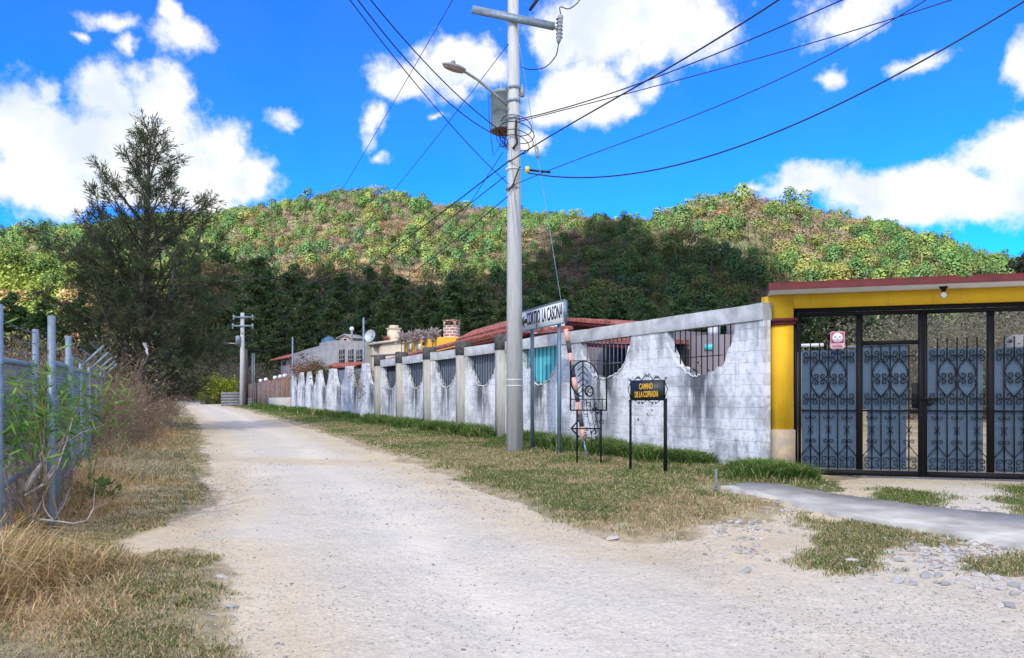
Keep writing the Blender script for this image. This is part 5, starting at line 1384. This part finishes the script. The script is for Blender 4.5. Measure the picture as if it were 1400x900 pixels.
def houses():
    h = thing('grey_house', 'grey rendered house with a sloping parapet and three tall dark windows behind the scalloped wall', 'house'); f = Facade(h, 399, 57, 498, 43)
    f.block('walls', M['housegrey'], [(399, 485), (418, 478), (436.5, 473), (437, 469), (456, 465.5), (476, 466), (498, 468)], 6)
    for a, b in ((464, 471.5), (476.5, 483.5), (487.5, 495.5)):
        w = f.rect('window', M['glassdark'], a, b, 477.5, 498, -.02, .03)
        x0, z0 = f.p(a, 498); x1, z1q = f.p(b, 477.5); m = MB()
        for q in (.33, .66): m.box(x0+(x1-x0)*q-.03, x0+(x1-x0)*q+.03, -.05, -.021, z0, z1q)
        for q in (.3, .6): m.box(x0, x1, -.056, -.0505, z0+(z1q-z0)*q-.03, z0+(z1q-z0)*q+.03)
        m.build('glazing_bar', M['housegrey'], w)
    x0, z0 = f.p(458, 503); x1, z1q = f.p(498, 502); tile_roof('tile_canopy', h, (x0, -.7, z0), (x1, -.7, z1q), (0, .68, .25))
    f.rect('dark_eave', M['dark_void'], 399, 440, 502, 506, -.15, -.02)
    h = thing('tiled_hut', 'small mauve hut with red tiled roof at the left end of the houses', 'house'); f = Facade(h, 379, 66, 401, 62)
    f.block('walls', M['mauve'], [(384, 492), (401, 490)], 4)
    f.rect('doorway', M['dark_void'], 387, 391, 494, 500, -.03, .02)
    x0, z0 = f.p(377.5, 493); x1, z1q = f.p(401, 489); tile_roof('roof', h, (x0, -.5, z0), (x1, -.5, z1q), (0, 2.5, .75))
    h = thing('cream_house', 'cream rendered house with flat roof and square chimney behind the wall', 'house'); f = Facade(h, 499, 44, 566, 38)
    f.block('walls', M['cream'], [(499, 472), (540, 466), (566, 463)], 6)
    a = f.p(499, 471.9); b = f.p(566, 462.9)
    MB().bar((a[0]-.05, -.04, a[1]), (b[0], -.04, b[1]), .2, .12).build('cornice', M['cream'], h)
    a2 = f.p(499, 487); b2 = f.p(560, 483); MB().bar((a2[0], -.02, a2[1]), (b2[0], -.02, b2[1]), .05, .07).build('string_course', M['housegrey'], h)
    x, z = f.p(520, 468); c = MB().box(x-.28, x+.28, .5, 1.06, z-.3, z+.75).box(x-.33, x+.33, .45, 1.11, z+.751, z+.80).box(x-.2, x+.2, .58, .98, z+.801, z+.95); c.build('chimney', M['cream'], h)
    x0, z0 = f.p(512, 473); x1, z1q = f.p(520, 471); MB().add([(x0, -.25, z0), (x1, -.3, z1q), (x1+.05, -.3, z1q-.25), (x0+.2, -.25, z0-.03), (x0, -.04, z0+.04), (x1, -.04, z1q+.05)], [[0, 1, 5, 4]], [[0, 3, 2], [0, 2, 1]]).build('awning', M['dark_void'], h)
    x, z = f.p(497.5, 466); d = thing('satellite_dish', 'grey satellite dish on the roof edge between the grey and cream houses', 'satellite dish', ((507-CX)/F*43.2, 43.2, CH+(HY-460)/F*43.2))
    a = np.linspace(0, 1, 7); m = MB().lathe(np.column_stack([.36*a+.001, .10*a*a]), n=18); o = m.build('dish', M['dishmat'], d, smooth=True); o.rotation_euler = (R(75), 0, R(-25))
    MB().bar((0, .05, -.05), (0, .1, -.65), .05).bar((0, -.02, 0), (.25, -.45, -.05), .025).build('arm', M['galv'], d)
    zz = CH+(HY-436)/F*43; tag(MB().tube([(0, 0, 0), (0, 0, zz)], .055, 8).build('thin_post', M['galv'], loc=((497-CX)/F*42.4, 42.4, 0)), 'thin galvanised post rising beside the satellite dish', 'post')
    zz = CH+(HY-461)/F*53; tag(MB().tube([(0, 0, 0), (0, 0, zz)], .055, 8).build('thin_post', M['galv'], loc=((400-CX)/F*53, 53., 0)), 'thin grey post at the left corner of the grey house', 'post')
    l = thing('roof_lamp', 'white globe lamp on a short post above the grey house roof', 'lamp', ((481-CX)/F*47.5, 47.5, 5.0)); zz = CH+(HY-452)/F*47.5-5
    MB().tube([(0, 0, 0), (0, 0, zz)], .07, 8).build('post', M['housegrey'], l); a = np.linspace(-.5*math.pi, .5*math.pi, 9); MB().lathe(np.column_stack([.14*np.cos(a)+.001, .14*np.sin(a)+.1]), (0, 0, zz), 12).build('globe', M['whiteball'], l, smooth=True)
    b = thing('brick_vent', 'small brick gabled vent on top of the grey house', 'vent'); f = Facade(b, 462, 51, 481, 50)
    f.block('walls', M['brick'], [(464, 463), (472, 459.5), (481, 463)], 1.0, 4.6)
    r = MB(); p = [f.p(461, 464), f.p(472, 458.3), f.p(483, 464)]
    for q in (0, 1): r.bar((p[q][0], .45, p[q][1]), (p[q+1][0], .45, p[q+1][1]), 1.3, .06, up=(0, 1, 0)) if False else r.add([(p[q][0], -.1, p[q][1]), (p[q+1][0], -.1, p[q+1][1]), (p[q+1][0], 1.1, p[q+1][1]), (p[q][0], 1.1, p[q][1]), (p[q][0], -.1, p[q][1]+.08), (p[q+1][0], -.1, p[q+1][1]+.08), (p[q+1][0], 1.1, p[q+1][1]+.08), (p[q][0], 1.1, p[q][1]+.08)], [[0, 1, 2, 3], [4, 7, 6, 5], [0, 4, 5, 1], [2, 6, 7, 3]])
    r.build('roof', M['housegrey'], b); f.rect('opening', M['dark_void'], 470.5, 473.5, 463, 465.5, -.03, .01)
    tk = thing('water_tank', 'dark blue water tank on the roof left of the brick vent', 'water tank', ((450-CX)/F*52, 52., 4.9)); zz = CH+(HY-461)/F*52-4.9
    MB().lathe([(.001, 0), (.55, 0), (.58, zz*.4), (.5, zz*.8), (.2, zz), (.001, zz)], n=16).build('shell', M['bluecan'], tk, smooth=True)
    MB().lathe([(.001, zz), (.18, zz), (.18, zz+.07), (.001, zz+.07)], n=12).build('lid', M['bluecan'], tk)

    h = thing('orange_house', 'orange and white walled annex with dry plumes along its top', 'house'); f = Facade(h, 552, 37.5, 616, 31)
    f.block('walls', M['orange'], [(552, 463), (575, 464), (600, 461), (616, 461)], 3)
    for a, b2 in ((559, 564), (570, 576)): f.rect('white_panel', M['palewhite'], a, b2, 470, 480, -.04, -.005)
    f.rect('opening', M['dark_void'], 578, 582, 467, 472, -.03, .005)
    for i, (px, py, hh) in enumerate([(549, 457, .75), (554, 458, .7), (563, 457, .75), (569.5, 453, .95), (581, 455, .75), (591, 453, .7), (595, 452, .7), (528, 462, .6)]):
        Yp = 36.6-(px-552)*.09 if px > 540 else 42.; z = CH+(HY-py)/F*Yp; o = thing('dry_plume', ['leftmost fluffy dry grass plume above the orange annex', 'second fluffy plume from the left above the orange annex', 'plume above the first white panel of the orange annex', 'tallest pale plume above the second white panel', 'plume above the dark opening of the orange annex', 'left plume of the pair next to the brick chimney', 'right plume of the pair next to the brick chimney', 'thin reddish plume above the cream house'][i], 'plume', ((px-CX)/F*Yp, Yp, z-hh), group='dry plumes along the roofs')
        n = 150; t = rng.random(n); c = np.column_stack([rng.normal(0, .07, n), rng.normal(0, .07, n), hh*(.45+.55*t)]); d = unit(np.column_stack([rng.normal(.4, .6, n), rng.normal(0, .6, n), rng.uniform(-.5, 1, n)])); L = rng.uniform(.12, .26, n)
        cc = np.array([(.42, .36, .32), (.34, .27, .24), (.50, .44, .40)])[rng.integers(0, 3, n)]*(1 if i < 7 else np.array([.9, .5, .4]))
        MB().quads(leaf_quads(c, d, rdirs(n), L, L*.35)).build('tuft', M['leaf'], o, attrs={'tint': rep4(cc)}); MB().tube([(0, 0, -.8), (0, 0, hh*.6)], .02, 4).build('stem', M['twig'], o)

    # long tiled roof
    h = thing('long_tiled_house', 'long low house with red clay tiled roof and brick chimney just behind the wall', 'house')
    e0 = at(514, 497.5, 37.6); e1 = at(722, 447, 23.4); dd = unit(e1-e0); bk = np.array([.889, .459, 0])
    tile_roof('eave_tiles', h, e0, e1, np.array([.25, .97, 0])*.7+np.array([0, 0, .18]))
    MB().bar(e0+bk*.12-np.array([0, 0, .15]), e1+bk*.12-np.array([0, 0, .15]), .10, .16).build('fascia', M['redtrim'], h)
    bs = np.array([.25, .97, 0]); r0 = e0+(e1-e0)*.60+bs*.8+np.array([0, 0, .26]); r1 = e1+bs*.8+np.array([0, 0, .28])
    tile_roof('roof', h, r0, r1, bs*2.2+np.array([0, 0, .55]))
    q0 = e0+bs*.75; q1 = e1+bs*.75; up = np.array([0, 0, 1.])
    def wallq(a, b, z0, name, mat):
        V = [np.array([*a[:2], z0]), np.array([*b[:2], z0]), b, a]; o = bk*.15
        MB().add([*V, *[v+o for v in V]], [[0, 1, 2, 3], [7, 6, 5, 4], [0, 4, 5, 1], [2, 6, 7, 3], [0, 3, 7, 4], [1, 5, 6, 2]]).build(name, M[mat], h)
    wallq(q0, q1, 0, 'walls', 'mauve'); wallq(r0-up*.06+bk*.05, r1-up*.06+bk*.05, 0, 'clerestory', 'orange')
    c = at(617.5, 457, 32.0); ch = MB().box(-.26, .26, -.26, .26, -1.5, .35); M0 = h
    o = ch.build('chimney', M['brick'], h, loc=tuple(c)); o.rotation_euler.z = -.3
    m = MB()
    for x, y in ((-.22, -.22), (.22, -.22), (.22, .22), (-.22, .22)): m.box(x-.05, x+.05, y-.05, y+.05, .351, .52)
    m.box(-.30, .30, -.30, .30, .521, .57); m.build('chimney_cap', M['brick'], o)

    h = thing('red_gable_house', 'grey-walled house with red scalloped roof edge showing above the wall right of the road sign', 'house'); f = Facade(h, 776, 27.5, 850, 25.0)
    f.block('walls', M['mauve'], [(776, 443), (850, 447)], 4)
    x0, z0 = f.p(783, 437.5); x1, z1q = f.p(849, 443); x2, z2 = f.p(773, 440.5)
    tile_roof('roof', h, (x0, -.4, z0), (x1, -.4, z1q), (.15, 3.0, .05)); MB().bar((x0-.3, -.3, z0-.10), (x1, -.3, z1q-.10), .10, .17).build('fascia', M['redtrim'], h)
    tile_roof('side_roof', h, (x2-.1, -.4, z2-.12), (x0-.02, -.4, z0-.02), (.1, 2.8, .04))
    h = thing('white_outhouse', 'small white outhouse with red tile edge right behind the road sign', 'house'); f = Facade(h, 718, 23.3, 772, 23.6)
    f.block('walls', M['palewhite'], [(735, 446), (772, 440)], 2.0)
    x0, z0 = f.p(716, 455.5); x1, z1q = f.p(771, 451); tile_roof('roof', h, (x0, -.9, z0-.03), (x1, -.9, z1q-.03), (0, .85, .10)); MB().bar((x0, -.8, z0-.15), (x1, -.8, z1q-.15), .06, .10).build('fascia', M['redtrim'], h)
    h = thing('dark_porch', 'dark open porch with a red tiled edge seen through the second opening from the gate', 'porch'); f = Facade(h, 776, 21.6, 892, 19.6)
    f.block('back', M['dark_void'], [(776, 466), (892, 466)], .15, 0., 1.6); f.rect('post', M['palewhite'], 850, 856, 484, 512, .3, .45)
    x0, z0 = f.p(786, 464); x1, z1q = f.p(890, 469); tile_roof('roof', h, (x0, -.3, z0), (x1, -.3, z1q), (0, 2.1, .12)); MB().bar((x0, -.2, z0-.14), (x1, -.2, z1q-.14), .06, .10).build('fascia', M['redtrim'], h)
    h = thing('mauve_house', 'mauve rendered house with a small teal window seen through the opening nearest the gate', 'house'); f = Facade(h, 905, 27.5, 1064, 24.5)
    f.block('walls', M['mauve'], [(905, 462), (960, 458.5), (985, 457.5), (1042, 456)], 2.3); f.rect('window', M['turq'], 963.5, 975.5, 470.5, 479.5, -.03, .02); f.rect('tower', M['mauve'], 985.5, 1002, 433, 462, .4, 2.2)
    x0, z0 = f.p(905, 467); x1, z1q = f.p(949, 475); MB().bar((x0, -.6, z0), (x1, -.6, z1q), .10, .08).build('lean_to', M['redtrim'], h)
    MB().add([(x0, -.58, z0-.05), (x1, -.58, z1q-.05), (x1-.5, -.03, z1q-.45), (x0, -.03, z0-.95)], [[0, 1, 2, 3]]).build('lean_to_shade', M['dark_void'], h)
    tk = thing('roof_tank', 'pale cylindrical water tank on the ledge of the mauve house', 'water tank', ((976-CX)/F*26.8, 26.8, 3.86)); MB().lathe([(.001, 0), (.21, 0), (.22, .12), (.21, .14), (.22, .28), (.21, .30), (.22, .44), (.1, .55), (.001, .56)], n=18).build('shell', M['tankmetal'], tk); MB().lathe([(.001, .56), (.08, .56), (.08, .60), (.001, .60)], n=12).build('lid', M['tankmetal'], tk)
    h = thing('yard_shed', 'low grey shed roof seen through the upper left of the gate', 'shed'); f = Facade(h, 1086, 31, 1178, 30)
    f.block('walls', M['housegrey'], [(1086, 481), (1178, 482)], 3); x0, z0 = f.p(1092, 473); x1, z1q = f.p(1126, 472); MB().bar((x0, .0, z0), (x1, .0, z1q), .5, .12).build('roof', M['palewhite'], h); x0, z0 = f.p(1131, 474); x1, z1q = f.p(1180, 475); MB().bar((x0, .0, z0), (x1, .0, z1q), .5, .08).build('roof', M['greywood'], h)
    h = thing('pale_hut', 'small grey hut seen through the upper right of the gate', 'shed'); f = Facade(h, 1374, 34, 1402, 33); f.block('walls', M['housegrey'], [(1374, 462), (1388, 457), (1402, 465)], 3); f.rect('window', M['glassdark'], 1378, 1384, 464, 468, -.03, .02)
houses()

def yard():
    # vegetation behind the wall and the gate
    o = twig_bush('rusty_vine', 'rust-brown twiggy creeper spilling over in front of the grey house', 'bush', ((434-CX)/F*50.5, 50.5, 3.0), 1.7, 2.4, 60, leaves=[(.24, .13, .07), (.28, .18, .10), (.20, .10, .06)], nl=2600, lw=(.12, .08), spread=1.3); o.scale = (1.15, 1.15, .95)
    twig_bush('green_creeper', 'green creeper hanging over the peaks of the scalloped wall', 'bush', ((448-CX)/F*45.6, 45.6, 2.75), .85, 1.4, 40, leaves=[(.10, .12, .04), (.14, .15, .05), (.17, .12, .06)], nl=2000, lw=(.14, .09), spread=1.8)
    twig_bush('dry_creeper', 'straw-coloured dry creeper filling the gap before the first pillar', 'bush', ((508-CX)/F*37.2, 37.2, 1.3), 2.1, .6, 40, leaves=[(.34, .24, .12), (.22, .16, .07), (.12, .12, .05)], nl=1500, lw=(.12, .05), spread=.45)
    twig_bush('wall_plant', 'green and yellow plant just inside the opening nearest the gate', 'bush', ((978-CX)/F*17.4, 17.4, .3), 2.0, 1.6, 40, leaves=[(.09, .12, .03), (.32, .24, .06), (.14, .15, .05)], nl=1500, lw=(.10, .05))
    pr = twig_bush('bare_tree', 'grey-brown bare tree standing in the yard behind the gate', 'tree', onb(1285, 38), 6.4, 5.0, 90, leaves=[(.22, .20, .13), (.17, .19, .10), (.27, .24, .17)], nl=5200, lw=(.13, .09), group='bare trees in the yard behind the gate')
    for px, Y, s in ((1345, 40, 1.02), (1390, 37, .95), (1270, 46, 1.1), (1355, 47, 1.1), (1440, 44, 1.1), (1330, 50, 1.05)):
        o = copy_tree(pr); o.location = onb(px, Y); o.scale = (s*1.2, s*1.2, s); o.rotation_euler.z = rng.uniform(0, 6.28)
    t = thing('dark_yard_tree', 'dark round tree rising above the gateway roof at the right edge', 'tree', onb(1388, 68)); broadleaf(t, 14.9, 9.5, 9000, [(.035, .045, .022), (.05, .055, .03), (.06, .055, .035)], 10, (.18, .4))
    pr2 = thing('yard_tree', 'dense green tree behind the wall just left of the gate yard', 'tree', onb(1120, 62)); broadleaf(pr2, 9.2, 8, 4200, [(.035, .06, .02), (.05, .08, .025), (.04, .05, .025)], 10, (.22, .5))
    for px, Y, s, lb in ((1180, 58, .95, 'dense green tree seen between the shed and the bare trees through the gate'), (1055, 66, 1.0, 'dense green tree behind the broken end of the wall'), (1250, 66, 1.0, 'dense green tree behind the bare trees of the yard')):
        o = copy_tree(pr2); o.location = onb(px, Y); o.scale = (s,)*3; o.rotation_euler.z = rng.uniform(0, 6.28); o['label'] = lb
yard()
def rag():
    p = at(200, 478, 27.5); o = MB(); G = np.zeros((9, 5, 3)); 
    for i in range(9):
        for j in range(5): G[i, j] = (.10*(j/4-.5)*(1.3-i/9)+.14*i/9-.06+rng.normal(0, .012), rng.normal(0, .025), -.55*i/9+.25)
    tag(o.grid(G).build('plastic_strip', M['plastic'], loc=tuple(p)), 'white strip of plastic snagged on a low twig of the feathery tree', 'litter')
rag()

# ------------------------------------------------------------------ sun, the cloud that shades the lane, sky
SUN = unit(np.array([-.34, -.70, .63]))
EL = math.asin(SUN[2]); AZ = math.atan2(SUN[0], SUN[1])
sl = bpy.data.lights.new('sun', 'SUN'); sl.energy = 5.0; sl.angle = R(.53); sl.color = (1, .95, .86)
so = bpy.data.objects.new('sun', sl); COL.objects.link(so); so.rotation_euler = Vector(-SUN).to_track_quat('-Z', 'Y').to_euler()

def shade_cloud():
    # plan of the cloud's shadow: the lane, the houses and the lower hill slope
    def on_hill(px, py):
        q = (px-CX)/F; e = (HY-py)/F
        ys = np.arange(120, 480, 1.); z = hill_z(q*ys, ys)+4; k = np.argmax(z >= CH+e*ys) if np.any(z >= CH+e*ys) else len(ys)-1
        return np.array([q*ys[k], ys[k], z[k]])
    H = 800.
    edge = [on_hill(*p) for p in [(352, 366), (400, 372), (450, 366), (500, 374), (560, 380), (640, 376), (700, 360), (745, 338), (790, 312), (830, 302), (866, 304), (905, 322), (950, 324), (1000, 338), (1040, 352), (1075, 372)]]
    edge = [np.array([-112, 150, 6.]), np.array([-85, 168, 8.])]+edge+[np.array([92, 158, 4.]), np.array([150, 140, 3.]), np.array([190, 60, 1.]), np.array([190, -90, 0]), np.array([60, -150, 0]), np.array([-120, -140, 0]), np.array([-150, 0, 0]), np.array([-135, 110, 2.])]
    P = np.array([p[:2]+SUN[:2]*(H-p[2])/SUN[2] for p in edge])
    lo, hi = P.min(0)-10, P.max(0)+10; c = 6.0
    gx = np.arange(lo[0], hi[0], c); gy = np.arange(lo[1], hi[1], c); X, Y = np.meshgrid(gx, gy)
    d = sdist(P, X, Y)+(fbm(X*.03, Y*.03, 99)-.5)*22
    th = 34*np.sqrt(np.clip(d, 0, 60)/60)*(.5+fbm(X*.02, Y*.02, 98))+1
    ins = (d > 0); cell = ins[:-1, :-1] & ins[1:, 1:] & ins[1:, :-1] & ins[:-1, 1:]
    Zt = H+th+np.where(d > 0, 0, -1); Zb = H-th*.25
    m = MB().grid(np.stack([X, Y, Zt], -1), cell); m.grid(np.stack([X, Y, Zb], -1)[:, ::-1], cell[:, ::-1])
    mt, nt, b = nmat('cloud_vapour'); tr = N(nt, 'ShaderNodeBsdfTranslucent', {'Color': (.9, .9, .9, 1)}); df = N(nt, 'ShaderNodeBsdfDiffuse', {'Color': (.9, .9, .9, 1)})
    mx = N(nt, 'ShaderNodeMixShader', {0: .4, 1: tr.outputs[0], 2: df.outputs[0]}); nt.links.new(mx.outputs[0], nt.nodes['Material Output'].inputs['Surface'])
    thin = sstep(-40, 60, SUN[1]/SUN[2]*H+118-Y)
    at_ = N(nt, 'ShaderNodeAttribute', attribute_name='thin').outputs['Fac']
    tp = nt.nodes.new('ShaderNodeBsdfTransparent')
    m2 = N(nt, 'ShaderNodeMixShader', {0: N(nt, 'ShaderNodeMath', {0: at_, 1: .30}, operation='MULTIPLY').outputs[0], 1: mx.outputs[0], 2: tp.outputs[0]}); nt.links.new(m2.outputs[0], nt.nodes['Material Output'].inputs['Surface'])
    o = m.build('cloud', mt, attrs={'thin': np.concatenate([thin.ravel(), thin[:, ::-1].ravel()])}); o['kind'] = 'structure'
shade_cloud()

BLOBS = [(55, 190, 95, 70), (20, 250, 60, 42), (62, 122, 26, 24), (150, 130, 68, 46), (215, 135, 45, 45), (180, 200, 130, 75), (265, 225, 85, 55), (335, 245, 52, 36), (110, 270, 110, 32), (225, 265, 120, 30),
         (165, 28, 42, 10), (120, 42, 16, 8), (228, 14, 16, 16), (243, 47, 38, 20), (182, 58, 14, 16), (390, 168, 24, 11), (507, 172, 17, 26), (520, 214, 16, 8), (555, 108, 55, 24), (615, 98, 70, 36), (672, 92, 34, 26), (625, 135, 26, 16), (600, 160, 10, 6),
         (770, 55, 60, 50), (850, 30, 110, 48), (930, 50, 80, 52), (880, 80, 60, 26), (790, 135, 72, 38), (755, 150, 45, 24), (845, 140, 30, 22), (880, 125, 26, 16), (735, 190, 26, 14),
         (1150, 25, 62, 26), (1200, 10, 50, 18), (1250, 86, 46, 13), (1138, 108, 20, 14), (1392, 95, 36, 34), (1375, 200, 58, 46), (1395, 250, 60, 50), (1300, 268, 90, 38), (1200, 262, 90, 30), (1100, 252, 72, 28), (1255, 285, 110, 26), (1345, 285, 40, 22), (1030, 252, 18, 10)]
def world():
    w = bpy.data.worlds.new('World'); scene.world = w; w.use_nodes = True; nt = w.node_tree
    bg = nt.nodes['Background']
    sky = N(nt, 'ShaderNodeTexSky', sky_type='NISHITA', sun_disc=False); sky.sun_elevation = EL; sky.sun_rotation = AZ; sky.altitude = 2100; sky.air_density = 1.; sky.dust_density = .3; sky.ozone_density = 2.5
    hs = N(nt, 'ShaderNodeHueSaturation', {'Color': sky.outputs[0], 'Saturation': 1.42, 'Value': 1., 'Hue': .5})
    d = nt.nodes.new('ShaderNodeTexCoord').outputs['Generated']
    s = N(nt, 'ShaderNodeSeparateXYZ', {0: d}).outputs
    mt = lambda op, a, b=0., c=0., cl=False: N(nt, 'ShaderNodeMath', {0: a, 1: b, 2: c}, operation=op, use_clamp=cl).outputs[0]
    az = mt('ARCTAN2', s[0], s[1]); el = mt('ARCSINE', s[2])
    v = N(nt, 'ShaderNodeCombineXYZ', {0: az, 1: el}).outputs[0]
    n1 = N(nt, 'ShaderNodeTexNoise', {'Vector': d, 'Scale': 11., 'Detail': 6., 'Roughness': .55}).outputs
    off = N(nt, 'ShaderNodeVectorMath', {0: n1['Color'], 1: (.085, .06, 0), 2: (-.0425, -.03, 0)}, operation='MULTIPLY_ADD').outputs[0]
    v2 = N(nt, 'ShaderNodeVectorMath', {0: v, 1: off}, operation='ADD').outputs[0]
    f = None
    for px, py, rx, ry in BLOBS:
        a = math.atan((px-CX)/F); e = math.atan((HY-py)/F*math.cos(a)); ra = rx/F*math.cos(a)**2*1.22; re = ry/F*math.cos(a)*1.22
        t = N(nt, 'ShaderNodeVectorMath', {0: v2, 1: (1/ra, 1/re, 0), 2: (-a/ra, -e/re, 0)}, operation='MULTIPLY_ADD').outputs[0]
        l = N(nt, 'ShaderNodeVectorMath', {0: t}, operation='LENGTH').outputs['Value']
        l = mt('MULTIPLY_ADD', l, -1., 1.); l = mt('MULTIPLY', l, min(1., .45+.55*(min(rx, ry)/40.)))
        f = l if f is None else mt('SMOOTH_MAX', f, l, .12)
    n2 = N(nt, 'ShaderNodeTexNoise', {'Vector': d, 'Scale': 17., 'Detail': 9., 'Roughness': .66}).outputs['Fac']
    # cloud cover out of the frame: behind the camera and overhead
    n3 = N(nt, 'ShaderNodeTexNoise', {'Vector': d, 'Scale': 2.2, 'Detail': 5., 'Roughness': .6}).outputs['Fac']
    bk = mt('MAXIMUM', N(nt, 'ShaderNodeMapRange', {0: s[1], 1: .25, 2: -.2, 3: 0., 4: 1.}).outputs[0], N(nt, 'ShaderNodeMapRange', {0: s[2], 1: .62, 2: .80, 3: 0., 4: 1.}).outputs[0])
    cov = mt('MULTIPLY_ADD', n3, 2.6, -.95); cov = mt('MULTIPLY', cov, bk)
    f = mt('ADD', f, mt('MULTIPLY_ADD', n2, 1.7, -.86)); f = mt('MAXIMUM', f, cov)
    dens = N(nt, 'ShaderNodeMapRange', {0: f, 1: -.12, 2: .52}, interpolation_type='SMOOTHSTEP').outputs[0]
    dens = mt('POWER', dens, 1.4)
    n4 = N(nt, 'ShaderNodeTexNoise', {'Vector': N(nt, 'ShaderNodeVectorMath', {0: d, 1: (0, 0, .035)}, operation='ADD').outputs[0], 'Scale': 9., 'Detail': 5., 'Roughness': .55}).outputs['Fac']
    CL = 1.0
    cc = ramp(nt, n4, [(.36, (.74*CL, .82*CL, .93*CL)), (.50, (.97*CL, .985*CL, 1.0*CL)), (.6, (1.0*CL, 1.0*CL, 1.0*CL))])
    glow = N(nt, 'ShaderNodeMapRange', {0: bk, 1: 0., 2: 1., 3: 2.35, 4: 3.7}).outputs[0]
    cc = N(nt, 'ShaderNodeVectorMath', {0: cc, 'Scale': glow}, operation='SCALE').outputs[0]
    tint = mixc(nt, 1., hs.outputs[0], (.012, .50, .95), 'MULTIPLY')
    nt.links.new(mixc(nt, dens, tint, cc), bg.inputs['Color'])
    bg.inputs['Strength'].default_value = .1
world()

# ------------------------------------------------------------------ camera and view
cd = bpy.data.cameras.new('camera'); cd.sensor_width = 36; cd.lens = 36*F/1400; cd.shift_y = (HY-450)/1400; cd.clip_end = 5000; cd.clip_start = .05
co = bpy.data.objects.new('camera', cd); COL.objects.link(co); co.location = (0, 0, CH); co.rotation_euler = (R(90), 0, 0)
scene.camera = co
vs = scene.view_settings; vs.view_transform = 'Standard'; vs.look = 'None'; vs.gamma = 1; vs.use_curve_mapping = False; vs.exposure = 2.22
cy = scene.cycles; cy.max_bounces = 6; cy.diffuse_bounces = 3; cy.glossy_bounces = 2; cy.transmission_bounces = 4; cy.transparent_max_bounces = 6; cy.sample_clamp_indirect = 6
scene.render.film_transparent = False
